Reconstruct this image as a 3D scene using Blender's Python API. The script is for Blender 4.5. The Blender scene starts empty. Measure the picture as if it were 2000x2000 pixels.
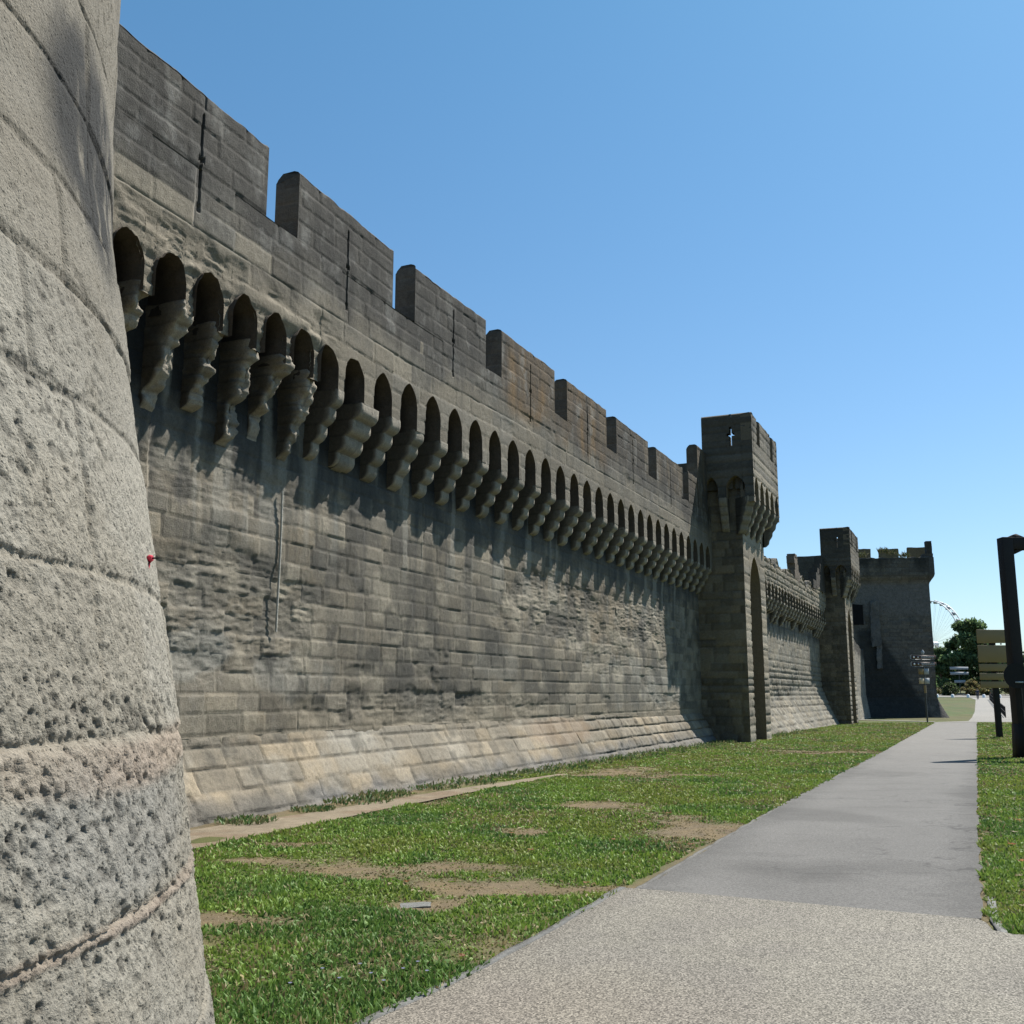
import bpy, math, random
import numpy as np
random.seed(7)
rng = np.random.default_rng(7)
S = bpy.context.scene
# ------------------------------------------------------------------ camera
PITCH = math.atan(355/2000)
cam_d = bpy.data.cameras.new("camera"); cam = bpy.data.objects.new("camera", cam_d)
S.collection.objects.link(cam); S.camera = cam
cam_d.sensor_width = 36; cam_d.lens = 36.0; cam_d.clip_start = .05; cam_d.clip_end = 5000
cam.location = (0, 0, 1.6); cam.rotation_euler = (math.pi/2+PITCH, 0, 0)
# ------------------------------------------------------------------ light
SUN_DIR = (0.81, 0.585); ELEV = math.radians(56)
az = math.atan2(SUN_DIR[0], SUN_DIR[1])
W = bpy.data.worlds.new("World"); S.world = W; W.use_nodes = True
wn = W.node_tree.nodes; wl = W.node_tree.links
bg = wn['Background']
sky = wn.new('ShaderNodeTexSky'); sky.sky_type = 'NISHITA'; sky.sun_disc = False
sky.sun_elevation = ELEV; sky.sun_rotation = az; sky.air_density = 1.0; sky.dust_density = .45; sky.ozone_density = 3.0
tint = wn.new('ShaderNodeVectorMath'); tint.operation = 'MULTIPLY'   # deeper blue overhead, paler towards the horizon
_g = wn.new('ShaderNodeTexCoord'); _sx = wn.new('ShaderNodeSeparateXYZ'); wl.new(_g.outputs['Generated'], _sx.inputs[0])
_r = wn.new('ShaderNodeMapRange'); _r.inputs['From Min'].default_value = .0; _r.inputs['From Max'].default_value = .6; wl.new(_sx.outputs['Z'], _r.inputs['Value'])
_m = wn.new('ShaderNodeMix'); _m.data_type = 'RGBA'; wl.new(_r.outputs[0], _m.inputs['Factor']); _m.inputs[6].default_value = (.90, .97, 1.05, 1); _m.inputs[7].default_value = (.70, 1.10, 1.14, 1)
wl.new(_m.outputs[2], tint.inputs[1])
wl.new(sky.outputs[0], tint.inputs[0]); wl.new(tint.outputs[0], bg.inputs[0]); bg.inputs[1].default_value = .068
sl = bpy.data.lights.new("sun", 'SUN'); so = bpy.data.objects.new("sun", sl); S.collection.objects.link(so)
sl.energy = 5.0; sl.angle = math.radians(.53); sl.color = (1, .95, .87)
so.rotation_euler = (math.pi/2-ELEV, 0, -az+math.pi)
so.location = (60, 50, 80)
S.view_settings.view_transform = 'Standard'; S.view_settings.look = 'None'
S.view_settings.exposure = .95;
KA = .53   # common albedo level of stone, soil and plants
S.view_settings.gamma = 1
# ------------------------------------------------------------------ numpy noise
def _h(*a):
    n = np.zeros(np.broadcast(*a).shape, dtype=np.uint32)
    for k, v in zip((374761393, 668265263, 2147483647, 1274126177), a):
        n = n + (np.asarray(v).astype(np.int64) & 0xffffffff).astype(np.uint32)*np.uint32(k)
        n = (n ^ (n >> np.uint32(13)))*np.uint32(1274126177)
    n = n ^ (n >> np.uint32(16)); n = n*np.uint32(2246822519); n = n ^ (n >> np.uint32(15))
    return n.astype(np.float64)/4294967295.0
def vn(x, y, seed=0):
    x = np.asarray(x, float); y = np.asarray(y, float); x, y = np.broadcast_arrays(x, y)
    xi = np.floor(x); yi = np.floor(y); fx = x-xi; fy = y-yi
    fx = fx*fx*(3-2*fx); fy = fy*fy*(3-2*fy); s = np.full(x.shape, seed)
    a = _h(xi, yi, s); b = _h(xi+1, yi, s); c = _h(xi, yi+1, s); d = _h(xi+1, yi+1, s)
    return (a*(1-fx)+b*fx)*(1-fy)+(c*(1-fx)+d*fx)*fy
def fbm(x, y, o=4, seed=0, g=.5):
    t = 0; a = 1; s = 0
    for k in range(o):
        t = t+a*vn(x*2**k+k*7.3, y*2**k+k*3.1, seed+k*17); s += a; a *= g
    return t/s
def vn3(x, y, z, seed=0):
    xi = np.floor(x); yi = np.floor(y); zi = np.floor(z); f = [x-xi, y-yi, z-zi]
    f = [q*q*(3-2*q) for q in f]; s = np.full(np.shape(x), seed); r = 0
    for i in (0, 1):
        for j in (0, 1):
            for k in (0, 1):
                w = (f[0] if i else 1-f[0])*(f[1] if j else 1-f[1])*(f[2] if k else 1-f[2])
                r = r+w*_h(xi+i, yi+j, zi+k, s)
    return r
def fbm3(x, y, z, o=3, seed=0):
    t = 0; a = 1; s = 0
    for k in range(o):
        t = t+a*vn3(x*2**k+5*k, y*2**k+3*k, z*2**k+k, seed+k*11); s += a; a *= .5
    return t/s
def worley(x, y, seed=0):
    xi = np.floor(x); yi = np.floor(y); best = np.full(x.shape, 9.0); idv = np.zeros(x.shape)
    for i in (-1, 0, 1):
        for j in (-1, 0, 1):
            cx = xi+i; cy = yi+j; s = np.full(x.shape, seed)
            px = cx+_h(cx, cy, s); py = cy+_h(cx, cy, s+5); d = np.hypot(px-x, py-y)
            m = d < best; best = np.where(m, d, best); idv = np.where(m, _h(cx, cy, s+9), idv)
    return best, idv
def ss(a, b, x):
    t = np.clip((np.asarray(x, float)-a)/(b-a), 0, 1); return t*t*(3-2*t)
def mix(a, b, t):
    return a*(1-t[..., None])+np.asarray(b)*t[..., None]
# ------------------------------------------------------------------ mesh helpers
class Acc:
    def __init__(s): s.v = []; s.f4 = []; s.f3 = []; s.c = []; s.n = 0
    def add(s, v, f, c=None):
        v = np.asarray(v, float).reshape(-1, 3); f = np.asarray(f, dtype=np.int64)
        if c is None: c = (.25, .23, .2)
        c = np.asarray(c, float)
        if c.ndim == 1: c = np.tile(c[:3], (len(v), 1))
        s.v.append(v); s.c.append(c.reshape(-1, 3))
        if f.size:
            if f.shape[1] == 4: s.f4.append(f+s.n)
            else: s.f3.append(f+s.n)
        s.n += len(v)
    def grid(s, P, c=None, closed=False, mask=None):
        n, m = P.shape[:2]; i = np.arange(n*m).reshape(n, m)
        if closed: i = np.concatenate([i, i[:, :1]], 1)
        f = np.stack([i[:-1, :-1], i[1:, :-1], i[1:, 1:], i[:-1, 1:]], -1)
        f = f.reshape(-1, 4) if mask is None else f[mask]
        s.add(P.reshape(-1, 3), f, c if c is None or np.ndim(c) == 1 else np.asarray(c).reshape(-1, 3))
    def box(s, x0, x1, y0, y1, z0, z1, c=None, T=None):
        v = np.array([(x, y, z) for z in (z0, z1) for (x, y) in ((x0, y0), (x1, y0), (x1, y1), (x0, y1))], float)
        if T is not None: v = T(v[:, 0], v[:, 1], v[:, 2])
        s.add(v, [(0, 3, 2, 1), (4, 5, 6, 7), (0, 1, 5, 4), (1, 2, 6, 5), (2, 3, 7, 6), (3, 0, 4, 7)], c)
    def tube(s, pts, r, n=8, c=None):
        pts = np.asarray(pts, float); r = np.broadcast_to(r, (len(pts),)); R = []
        for k, p in enumerate(pts):
            d = pts[min(k+1, len(pts)-1)]-pts[max(k-1, 0)]; d = d/(np.linalg.norm(d)+1e-9)
            a = np.cross(d, (0, 0, 1) if abs(d[2]) < .9 else (1, 0, 0)); a /= np.linalg.norm(a); b = np.cross(d, a)
            t = np.arange(n)*2*math.pi/n
            R.append(p+r[k]*(np.cos(t)[:, None]*a+np.sin(t)[:, None]*b))
        b0 = s.n; s.grid(np.array(R), c, closed=True)
        v = np.vstack([R[0], R[-1], pts[:1], pts[-1:]]); i = np.arange(n); j = (i+1) % n
        s.add(v, np.vstack([np.stack([i, j, np.full(n, 2*n)], 1), np.stack([j+n, i+n, np.full(n, 2*n+1)], 1)]), c)
    def build(s, name, mat, parent=None, smooth=True, label=None, cat=None, group=None, kind=None, origin=None):
        me = bpy.data.meshes.new(name); v = np.vstack(s.v)
        if origin is not None: v = v-np.asarray(origin)
        f4 = np.vstack(s.f4) if s.f4 else np.zeros((0, 4), int); f3 = np.vstack(s.f3) if s.f3 else np.zeros((0, 3), int)
        me.vertices.add(len(v)); me.vertices.foreach_set('co', v.ravel().astype(np.float32))
        L = np.concatenate([f4.ravel(), f3.ravel()]); me.loops.add(len(L)); me.loops.foreach_set('vertex_index', L.astype(np.int32))
        st = np.concatenate([np.arange(len(f4))*4, len(f4)*4+np.arange(len(f3))*3])
        me.polygons.add(len(st)); me.polygons.foreach_set('loop_start', st.astype(np.int32))
        me.polygons.foreach_set('use_smooth', np.full(len(st), smooth))
        a = me.color_attributes.new('Col', 'FLOAT_COLOR', 'POINT'); c = np.ones((len(v), 4), np.float32)
        c[:, :3] = np.clip(np.vstack(s.c)*KA*np.array((1.03, 1.0, .95)), 0, 1); a.data.foreach_set('color', c.ravel())
        me.update(calc_edges=True); me.validate(); me.materials.append(mat)
        o = bpy.data.objects.new(name, me); S.collection.objects.link(o)
        if origin is not None: o.location = origin
        tag(o, label, cat, group, kind)
        if parent is not None:
            o.parent = parent
            if origin is not None: o.location = np.asarray(origin)-np.asarray(parent.location)
            else: o.location = -np.asarray(parent.location)
        return o
def tag(o, label=None, cat=None, group=None, kind=None):
    if label: o['label'] = label
    if cat: o['category'] = cat
    if group: o['group'] = group
    if kind: o['kind'] = kind
def empty(name, loc, label, cat, group=None):
    o = bpy.data.objects.new(name, None); o.location = loc; S.collection.objects.link(o); o.empty_display_size = .3
    tag(o, label, cat, group); return o
def copy_tree(o, loc, label=None, rz=None):
    r = o.copy(); S.collection.objects.link(r); r.location = loc
    if rz is not None: r.rotation_euler = (0, 0, rz)
    if label: r['label'] = label
    for ch in o.children:
        c = ch.copy(); S.collection.objects.link(c); c.parent = r
        for g in ch.children:
            d = g.copy(); S.collection.objects.link(d); d.parent = c
    return r
# ------------------------------------------------------------------ materials
def stone_mat(name, scales=((18, .5), (70, .35)), bump=.6, dist=.02, var=.25, pits=None, rough=.93, lo=.25, hi=.75):
    m = bpy.data.materials.new(name); m.use_nodes = True; nt = m.node_tree; N = nt.nodes; L = nt.links
    b = N['Principled BSDF']; b.inputs['Roughness'].default_value = rough; b.inputs['Specular IOR Level'].default_value = .25
    at = N.new('ShaderNodeAttribute'); at.attribute_name = 'Col'
    tc = N.new('ShaderNodeTexCoord'); tot = None; hs = None
    for sc, am in scales:
        n = N.new('ShaderNodeTexNoise'); n.inputs['Scale'].default_value = sc; n.inputs['Detail'].default_value = 4; n.inputs['Roughness'].default_value = .65
        L.new(tc.outputs['Object'], n.inputs['Vector'])
        k = N.new('ShaderNodeMath'); k.operation = 'MULTIPLY'; k.inputs[1].default_value = am; L.new(n.outputs['Fac'], k.inputs[0])
        if hs is None: hs = k
        else:
            a = N.new('ShaderNodeMath'); a.operation = 'ADD'; L.new(hs.outputs[0], a.inputs[0]); L.new(k.outputs[0], a.inputs[1]); hs = a
    if pits:
        v = N.new('ShaderNodeTexVoronoi'); v.inputs['Scale'].default_value = pits[0]; L.new(tc.outputs['Object'], v.inputs['Vector'])
        r = N.new('ShaderNodeMapRange'); r.inputs['From Min'].default_value = .0; r.inputs['From Max'].default_value = pits[1]
        r.inputs['To Min'].default_value = -pits[2]; r.inputs['To Max'].default_value = 0; L.new(v.outputs['Distance'], r.inputs['Value'])
        a = N.new('ShaderNodeMath'); a.operation = 'ADD'; L.new(hs.outputs[0], a.inputs[0]); L.new(r.outputs[0], a.inputs[1]); hs = a
    tota = sum(a for _, a in scales)
    mr = N.new('ShaderNodeMapRange'); mr.inputs['From Min'].default_value = lo*tota; mr.inputs['From Max'].default_value = hi*tota
    mr.inputs['To Min'].default_value = 1-var; mr.inputs['To Max'].default_value = 1+var; L.new(hs.outputs[0], mr.inputs['Value'])
    mx = N.new('ShaderNodeVectorMath'); mx.operation = 'SCALE'; L.new(at.outputs['Color'], mx.inputs[0]); L.new(mr.outputs[0], mx.inputs['Scale'])
    L.new(mx.outputs[0], b.inputs['Base Color'])
    bp = N.new('ShaderNodeBump'); bp.inputs['Strength'].default_value = bump; bp.inputs['Distance'].default_value = dist
    L.new(hs.outputs[0], bp.inputs['Height']); L.new(bp.outputs[0], b.inputs['Normal'])
    return m
M_wall = stone_mat('wall_stone', ((15, .5), (60, .5)), .6, .03, .42)
M_far = stone_mat('far_wall_stone', ((4, .5), (16, .5)), .9, .08, .55)
M_tower = stone_mat('coarse_shelly_stone', ((70, .5), (170, .6)), .8, .012, .36, pits=(75, .3, .4))
M_asph = stone_mat('asphalt', ((45, .45), (130, .6)), .6, .006, .45, lo=.38, hi=.62)
M_grav = stone_mat('tan_aggregate', ((85, .6), (210, .5)), .7, .006, .6, lo=.40, hi=.60)
_nt = M_grav.node_tree; _v = _nt.nodes.new('ShaderNodeTexVoronoi'); _v.inputs['Scale'].default_value = 105; _tc = _nt.nodes.new('ShaderNodeTexCoord'); _nt.links.new(_tc.outputs['Object'], _v.inputs['Vector'])
_bw = _nt.nodes.new('ShaderNodeRGBToBW'); _nt.links.new(_v.outputs['Color'], _bw.inputs[0]); _mr = _nt.nodes.new('ShaderNodeMapRange'); _mr.inputs['From Min'].default_value = .2; _mr.inputs['From Max'].default_value = .8; _mr.inputs['To Min'].default_value = .5; _mr.inputs['To Max'].default_value = 1.55; _nt.links.new(_bw.outputs[0], _mr.inputs['Value'])
_b = _nt.nodes['Principled BSDF']; _src = _b.inputs['Base Color'].links[0].from_socket; _s = _nt.nodes.new('ShaderNodeVectorMath'); _s.operation = 'SCALE'; _nt.links.new(_src, _s.inputs[0]); _nt.links.new(_mr.outputs[0], _s.inputs['Scale']); _nt.links.new(_s.outputs[0], _b.inputs['Base Color'])
M_soil = stone_mat('soil', ((9, .5), (60, .5)), .8, .03, .45)
def flat_mat(name, col, rough=.6, metal=0, var=0.12, sc=12):
    m = bpy.data.materials.new(name); m.use_nodes = True; nt = m.node_tree; b = nt.nodes['Principled BSDF']
    b.inputs['Roughness'].default_value = rough; b.inputs['Metallic'].default_value = metal
    n = nt.nodes.new('ShaderNodeTexNoise'); n.inputs['Scale'].default_value = sc; n.inputs['Detail'].default_value = 5
    tc = nt.nodes.new('ShaderNodeTexCoord'); nt.links.new(tc.outputs['Object'], n.inputs['Vector'])
    r = nt.nodes.new('ShaderNodeMapRange'); r.inputs['To Min'].default_value = 1-var*2; r.inputs['To Max'].default_value = 1+var*2
    nt.links.new(n.outputs['Fac'], r.inputs['Value'])
    v = nt.nodes.new('ShaderNodeVectorMath'); v.operation = 'SCALE'; v.inputs[0].default_value = col; nt.links.new(r.outputs[0], v.inputs['Scale'])
    nt.links.new(v.outputs[0], b.inputs['Base Color']); return m
def leaf_mat(name, trans=.35, rough=.6):
    m = bpy.data.materials.new(name); m.use_nodes = True; nt = m.node_tree; N = nt.nodes; L = nt.links
    b = N['Principled BSDF']; b.inputs['Roughness'].default_value = rough; b.inputs['Specular IOR Level'].default_value = .3
    at = N.new('ShaderNodeAttribute'); at.attribute_name = 'Col'; L.new(at.outputs['Color'], b.inputs['Base Color'])
    t = N.new('ShaderNodeBsdfTranslucent'); L.new(at.outputs['Color'], t.inputs['Color'])
    x = N.new('ShaderNodeMixShader'); x.inputs[0].default_value = trans
    L.new(b.outputs[0], x.inputs[1]); L.new(t.outputs[0], x.inputs[2]); L.new(x.outputs[0], N['Material Output'].inputs['Surface']); return m
M_leaf = leaf_mat('foliage', .5); M_grass = leaf_mat('grass_blades', .3)
M_bark = flat_mat('bark', (.09, .07, .05), .9)
M_rust = flat_mat('dark_brown_steel', (.011, .007, .0065), .8, 0, .25, 6)
M_ochre = flat_mat('ochre_panel_back', (.21, .145, .06), .5, 0, .06, 3)
M_white = flat_mat('white_paint', (.7, .72, .74), .5)
M_brown = flat_mat('brown_sign', (.06, .035, .03), .4)
M_post = flat_mat('dark_green_metal', (.03, .035, .035), .45)
M_grey = flat_mat('grey_metal', (.3, .32, .34), .5)
M_black = flat_mat('black_steel', (.008, .007, .007), .9)
M_red = flat_mat('red_tape', (.5, .02, .05), .45, 0, .25, 300)
M_skin = flat_mat('skin', (.4, .25, .18), .6)
# ------------------------------------------------------------------ ground level
_GT = np.array([(-500, 0), (14, 0), (36, -.17), (70, -.43), (92, -.5), (120, -.1), (170, .6), (220, 1.7), (300, 3), (1000, 5), (4000, 5)], float)
def gz(y): return np.interp(y, _GT[:, 0], _GT[:, 1])
# ------------------------------------------------------------------ curved wall frame
ds = .02
def heading(s): return 21.7+2.5*np.clip((s-4)/5, 0, 1)
_s = np.arange(-9, 110, ds); _hd = np.radians(heading(_s)); i0 = int(round(9/ds))
_x = np.cumsum(np.sin(_hd))*ds; _y = np.cumsum(np.cos(_hd))*ds; _x += -3.50-_x[i0]; _y += 13.60-_y[i0]
def WF(s, d, z):
    s, d, z = np.broadcast_arrays(np.asarray(s, float), np.asarray(d, float), np.asarray(z, float))
    a = np.radians(heading(s)); x = np.interp(s, _s, _x)+np.cos(a)*d; y = np.interp(s, _s, _y)-np.sin(a)*d
    return np.stack([x, y, z], -1)
# ------------------------------------------------------------------ masonry
class Masonry:
    def __init__(s, zs, smin, smax, wlo, whi, seed, jw=.012):
        r = np.random.default_rng(seed); s.z = np.asarray(zs, float); s.jw = jw; s.rows = []; s.seed = seed
        for k in range(len(zs)+1):
            x = smin-r.random()*whi; e = []
            while x < smax: e.append(x); x += r.uniform(wlo, whi)*(1 if r.random() > .15 else .55)
            e.append(x); s.rows.append(np.array(e))
    def __call__(s, u, z):
        """distance to nearest joint, block random, course id; joints wander slightly"""
        zz = z+(fbm(u*.9, z*.9, 2, s.seed)-.5)*.03+(vn(u*9, z*9, s.seed+1)-.5)*.008
        uu = u+(vn(u*7, z*7, s.seed+2)-.5)*.012
        ci = np.searchsorted(s.z, zz); lo = s.z[np.clip(ci-1, 0, len(s.z)-1)]; hi = s.z[np.clip(ci, 0, len(s.z)-1)]
        dz = np.minimum(np.where(ci > 0, np.abs(zz-lo), 9), np.where(ci < len(s.z), np.abs(hi-zz), 9))
        du = np.full(u.shape, 9.0); bi = np.zeros(u.shape, int)
        for k in np.unique(ci):
            m = ci == k; e = s.rows[k]; j = np.searchsorted(e, uu[m]); j = np.clip(j, 1, len(e)-1)
            du[m] = np.minimum(np.abs(uu[m]-e[j-1]), np.abs(e[j]-uu[m])); bi[m] = j
        rd = [_h(ci, bi, np.full(u.shape, s.seed+q)) for q in range(4)]
        return dz, du, rd, ci
def courses(z0, z1, lo, hi, seed):
    r = np.random.default_rng(seed); o = [z0]
    while o[-1] < z1: o.append(o[-1]+r.uniform(lo, hi))
    return o
def rise(s): return .13*ss(3, 9.5, s)
def blob(u, z, cu, cz, ru, rz, seed=0, rag=.5):
    r = np.hypot((u-cu)/ru, (z-cz)/rz)+(fbm(u*1.6, z*1.6, 4, 50+seed)-.5)*2*rag
    return ss(1.2, .72, r)
def layered(u, z, seed, ph=0):
    """horizontal weathering ridges, each block weathering on its own"""
    a = fbm(u*1.9+ph*37, z*19+fbm(u*2.5, z*2.5, 3, seed)*1.6+(ph-.5)*u*2.2, 4, seed, .6); b = fbm(u*6, z*30, 3, seed+9)
    return np.clip(np.abs(a-.5)*3.2*.6+b*.4, 0, 1)
def streaks(u, z, top, ln, seed, f=5):
    n = fbm(u*f, z*.35, 3, seed); n2 = vn(u*f*2.3, z*0+3, seed+4)
    return ss(.38, .75, n)*ss(top-ln*(.5+n2), top, z)
def stone_style(u, z, ms, base, seed, lich=.5, joint=.010, tint=.18, ero=None, puff=None, jcol=1.25):
    """-> height, colour"""
    dz, du, rd, ci = ms(u, z); dj = np.minimum(dz, du); jw = ms.jw
    j = ss(jw*1.35, jw*.45, dj)
    E = np.zeros(u.shape) if ero is None else ero
    jf = j*(.45+.55*vn(u*1.2, z*1.2, seed+3))
    h = -joint*jf+(rd[0]-.5)*.014+(fbm(u*14, z*14, 3, seed)-.5)*.008
    h = h-ss(.05, 0, dj)*.004
    lay = layered(u, z, seed+20, rd[1])
    h = h-E*(.004+.042*(1-lay)**1.4+rd[1]*.035)*(1-.3*j)
    if puff is not None:
        rr = np.minimum(np.minimum(dz/.10, 1), np.minimum(du/.13, 1)); rr = np.sqrt(1-(1-np.clip(rr, 0, 1))**2)
        h = h+puff*((rr-.75)*.07+(fbm(u*5, z*5, 4, seed+8)-.5)*.07*rr+(rd[3]-.5)*.03)
    c = np.array(base)*(1+tint*(rd[2]-.5)*2)[..., None]
    c = c*(1+.10*(rd[3]-.5)[..., None]*np.array((1, .3, -.8)))
    big = fbm(u*.45, z*.6, 4, seed+30); c = c*(.78+.44*big)[..., None]
    li = ss(.52, .68, fbm(u*1.1, z*1.1, 5, seed+40))*lich
    c = mix(c, np.array((.085, .085, .08)), li*.75)
    sp = ss(.60, .72, fbm(u*9, z*9, 3, seed+60))*.35
    c = mix(c, np.array((.34, .33, .30)), sp*(.4+lich*.6))
    c = c*(1+(jcol-1)*jf*.9)[..., None]
    return h, c, E, lay, rd
BASE = (.325, .29, .232)
# ------------------------------------------------------------------ main curtain wall
ms_wall = Masonry(courses(-.6, 8, .262, .30, 3), -9, 70, .5, .86, 11)
ms_base = Masonry(courses(-.6, 3.2, .26, .34, 5), -9, 70, .55, 1.0, 12, .012)
ms_par = Masonry([5.9, 6.2, 6.52, 6.82, 7.12, 7.47, 7.78, 8.03, 8.31, 8.6, 8.88, 9.14, 9.38, 9.7, 10, 10.3, 10.6, 10.9, 11.2], -9, 70, .6, 1.15, 13)
def wall_col(s, z):
    s0 = s
    zr = z-rise(s)
    E = np.maximum.reduce([blob(s, z, .6, 2.75, 2.1, .95, 1, .35)*.95, blob(s, z, -.2, 4.5, 2.8, .35, 2, .5)*.6,
        blob(s, z, 14.0, 3.75, 3.4, .85, 3, .5)*.9, blob(s, z, 20.5, 3.9, 3.6, .9, 4, .45), blob(s, z, 6.5, 1.35, 4.5, .32, 5, .6)*.7,
        blob(s, z, 24, 4.2, 2.5, 1.0, 8, .6)*.8, blob(s, z, 17.5, 2.6, 2.4, .5, 6, .6)*.6, ss(.66, .76, fbm(s*.6, z*1.5, 4, 77))*.5])
    h, c, E, lay, rd = stone_style(s, z, ms_wall, BASE, 100, lich=.45, ero=E, joint=.017, tint=.32, jcol=1.0)
    c = mix(c, np.array((.225, .205, .17)), ss(2.4, 3.2, s)*ss(11, 8, s)*ss(4.6, 4.2, z)*.5)  # smooth repaired grey area
    c = mix(c, np.array((.36, .345, .30)), E*ss(.25, .8, lay)*.6)
    c = mix(c, np.array((.10, .10, .095)), E*ss(.45, .1, lay)*.5)
    wh = blob(s, z, 9.6, 2.3, 1.2, .4, 11, .7)*.5+blob(s, z, 21, 1.9, 5, .8, 12, .6)*.7+blob(s, z, -.5, 2.2, 1.2, .3, 13, .8)*.7+blob(s, z, 2.0, 1.9, .9, .35, 14, .7)*.5
    c = mix(c, np.array((.40, .40, .37)), np.clip(wh, 0, 1)*.8)
    ru = blob(s, z, 16, 3.9, 3.0, 1.0, 15, .8)*.3
    c = mix(c, np.array((.30, .22, .13)), ru)
    dk = blob(s, z, 12, 1.8, 7, .9, 16, .8)*.35+blob(s, z, 5.5, 3.0, 5.5, 1.3, 18, .7)*.25
    c = mix(c, np.array((.11, .105, .09)), np.clip(dk, 0, 1))
    c = mix(c, np.array((.46, .42, .34)), ss(.53, .70, fbm(s*1.3+9, z*1.9, 5, 24))*.65*ss(4.6, 3.8, z))
    c = mix(c, np.array((.075, .075, .07)), ss(.57, .70, fbm(s*1.6, z*1.4, 6, 29, .6))*.6)
    c = mix(c, np.array((.10, .098, .09)), ss(.54, .70, fbm(s*1.1+4, z*1.2, 5, 25))*.6)
    c = mix(c, np.array((.09, .088, .08)), (rd[1] > .86)*.45); c = mix(c, np.array((.42, .38, .31)), (rd[1] < .12)*.45)
    c = mix(c, np.array((.12, .118, .11)), ss(.60, .78, fbm(s*3.4, z*.28, 3, 26))*ss(1.2, 2.2, z)*.45)
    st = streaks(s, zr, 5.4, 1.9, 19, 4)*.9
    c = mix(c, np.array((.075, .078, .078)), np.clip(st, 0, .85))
    c = mix(c, np.array((.07, .075, .078)), ss(4.5, 5.2, zr+(fbm(s*1.5, z*.8, 3, 27)-.5)*.9)*.7)  # shade under the corbels, painted into the wall colour
    c = mix(c, np.array((.022, .024, .025)), ss(5.15, 5.6, zr)*.85)  # near-black between corbels: niche shade painted into the stone
    c = mix(c, np.array((.40, .39, .35)), ss(.66, .8, vn(s*4.5, z*.3, 21))*ss(3.2, 4.5, zr)*.55)
    low = ss(1.6, .9, z+(fbm(s*.8, z*.8, 3, 23)-.5)*1.2)*.55
    c = mix(c, np.array((.33, .29, .22)), low)
    return h, c
def base_col(s, z):
    pf = ss(14.5, 17, s+(vn(s*.7, z, 3)-.5)*3)
    E = np.clip(ss(.42, .58, fbm(s*.9, z*1.6, 4, 81))*.5+ss(.35, -.05, z)*.6, 0, 1)*(1-pf*.3)
    h, c, E, lay, rd = stone_style(s, z, ms_base, (.35, .305, .235), 200, lich=.12, ero=E, jcol=.5, joint=.032, tint=.3, puff=pf*.9+.12)
    tool = (vn((s*2+z)*13, (s-z)*7, 31)-.5)*.009*(1-pf); h = h+tool
    c = c*(1+tool*9)[..., None]
    c = mix(c, np.array((.42, .40, .35)), np.clip(blob(s, z, 4.5, .8, 1.4, .5, 31, .6)*.5+ss(.5, .7, fbm(s*1.5, z*2, 4, 83))*.5, 0, 1))
    c = mix(c, np.array((.21, .215, .225)), ss(.32, .05, z+(fbm(s*2, z, 3, 85)-.5)*.4)*.7)
    c = mix(c, np.array((.22, .20, .165)), ss(.48, .66, fbm(s*1.0, z*1.3, 5, 86)+.12*ss(.6, 1.0, z))*.6)
    c = mix(c, np.array((.10, .10, .09)), ss(.6, .75, fbm(s*2.4, z*2.4, 5, 87))*.5)
    c = mix(c, np.array((.36, .26, .18)), blob(s, z, 13, .7, 2.2, .35, 33, .3)*.4)
    return h, c
SLITS = (-1.43, 2.25, 6.26, 10.23, 14.1, 18.1, 22.3)
def par_col(s, z):
    zz = z-rise(s)
    E = ss(2.4, 1.2, s)*np.maximum(ss(7.55, 7.2, zz)*ss(.42, .6, fbm(s*1.2, z*1.8, 3, 91))*.9, ss(7.0, 6.8, zz)*1.3)+ss(.70, .78, fbm(s*.8, z*1.4, 4, 93))*.3
    h, c, E, lay, rd = stone_style(s, zz, ms_par, (.225, .21, .18), 300, lich=.55, ero=np.clip(E, 0, 1.3), joint=.012, jcol=1.5)
    hi = ss(7.35, 8.2, zz+(fbm(s*1.1, z*1.1, 4, 95)-.5)*1.2)
    c = mix(c, np.array((.082, .08, .075)), hi*.86)
    lowb = ss(7.8, 7.2, zz+(fbm(s*1.3, z*1.3, 4, 97)-.5)*.9)
    wnear = ss(4, 1.5, s)
    c = mix(c, np.array((.34, .30, .235)), lowb*(.25+.5*wnear))
    wa = ss(8.2, 9.5, s)*ss(18, 13, s)*ss(.32, .6, fbm(s*1.3, z*.7, 3, 99))
    oc = ss(8.2, 9.5, s)*ss(18, 13, s)*ss(7.6, 8.2, zz); c = mix(c, np.array((.24, .15, .065)), np.maximum(wa*ss(7.4, 8.0, zz)*.9, oc*.4))
    c = mix(c, np.array((.24, .17, .09)), ss(13, 16, s)*ss(8, 8.6, zz)*.35)
    c = mix(c, np.array((.045, .045, .043)), ss(.45, .68, fbm(s*2.2, z*.9, 5, 102))*hi*.75*(1-.65*oc))
    c = mix(c, np.array((.33, .33, .32)), ss(.54, .72, fbm(s*3, z*2.2, 6, 98, .65))*.5*hi)
    c = mix(c, np.array((.06, .058, .054)), streaks(s, zz, 8.3, 1.2, 103, 3.5)*.6)
    wr = rd[1] > .90
    c = np.where((wr & (zz < 8.0) & (s < 5))[..., None], mix(c, np.array((.40, .36, .29)), np.full(s.shape, .6)), c)
    for q in SLITS:
        g = (np.abs(s-q) < .025) & (zz > 7.74) & (zz < 9.05); g |= (np.abs(s-q) < .06) & (np.abs(zz-8.42) < .018+.35*np.abs(s-q))
        g |= (np.abs(s-q) < .042) & (zz > 7.70) & (zz < 7.79)
        h = np.where(g, -.16, h); c = np.where(g[..., None], np.array((.02, .018, .016)), c)  # shallow groove painted near-black for the darkness of a through slit
    return h, c
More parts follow.
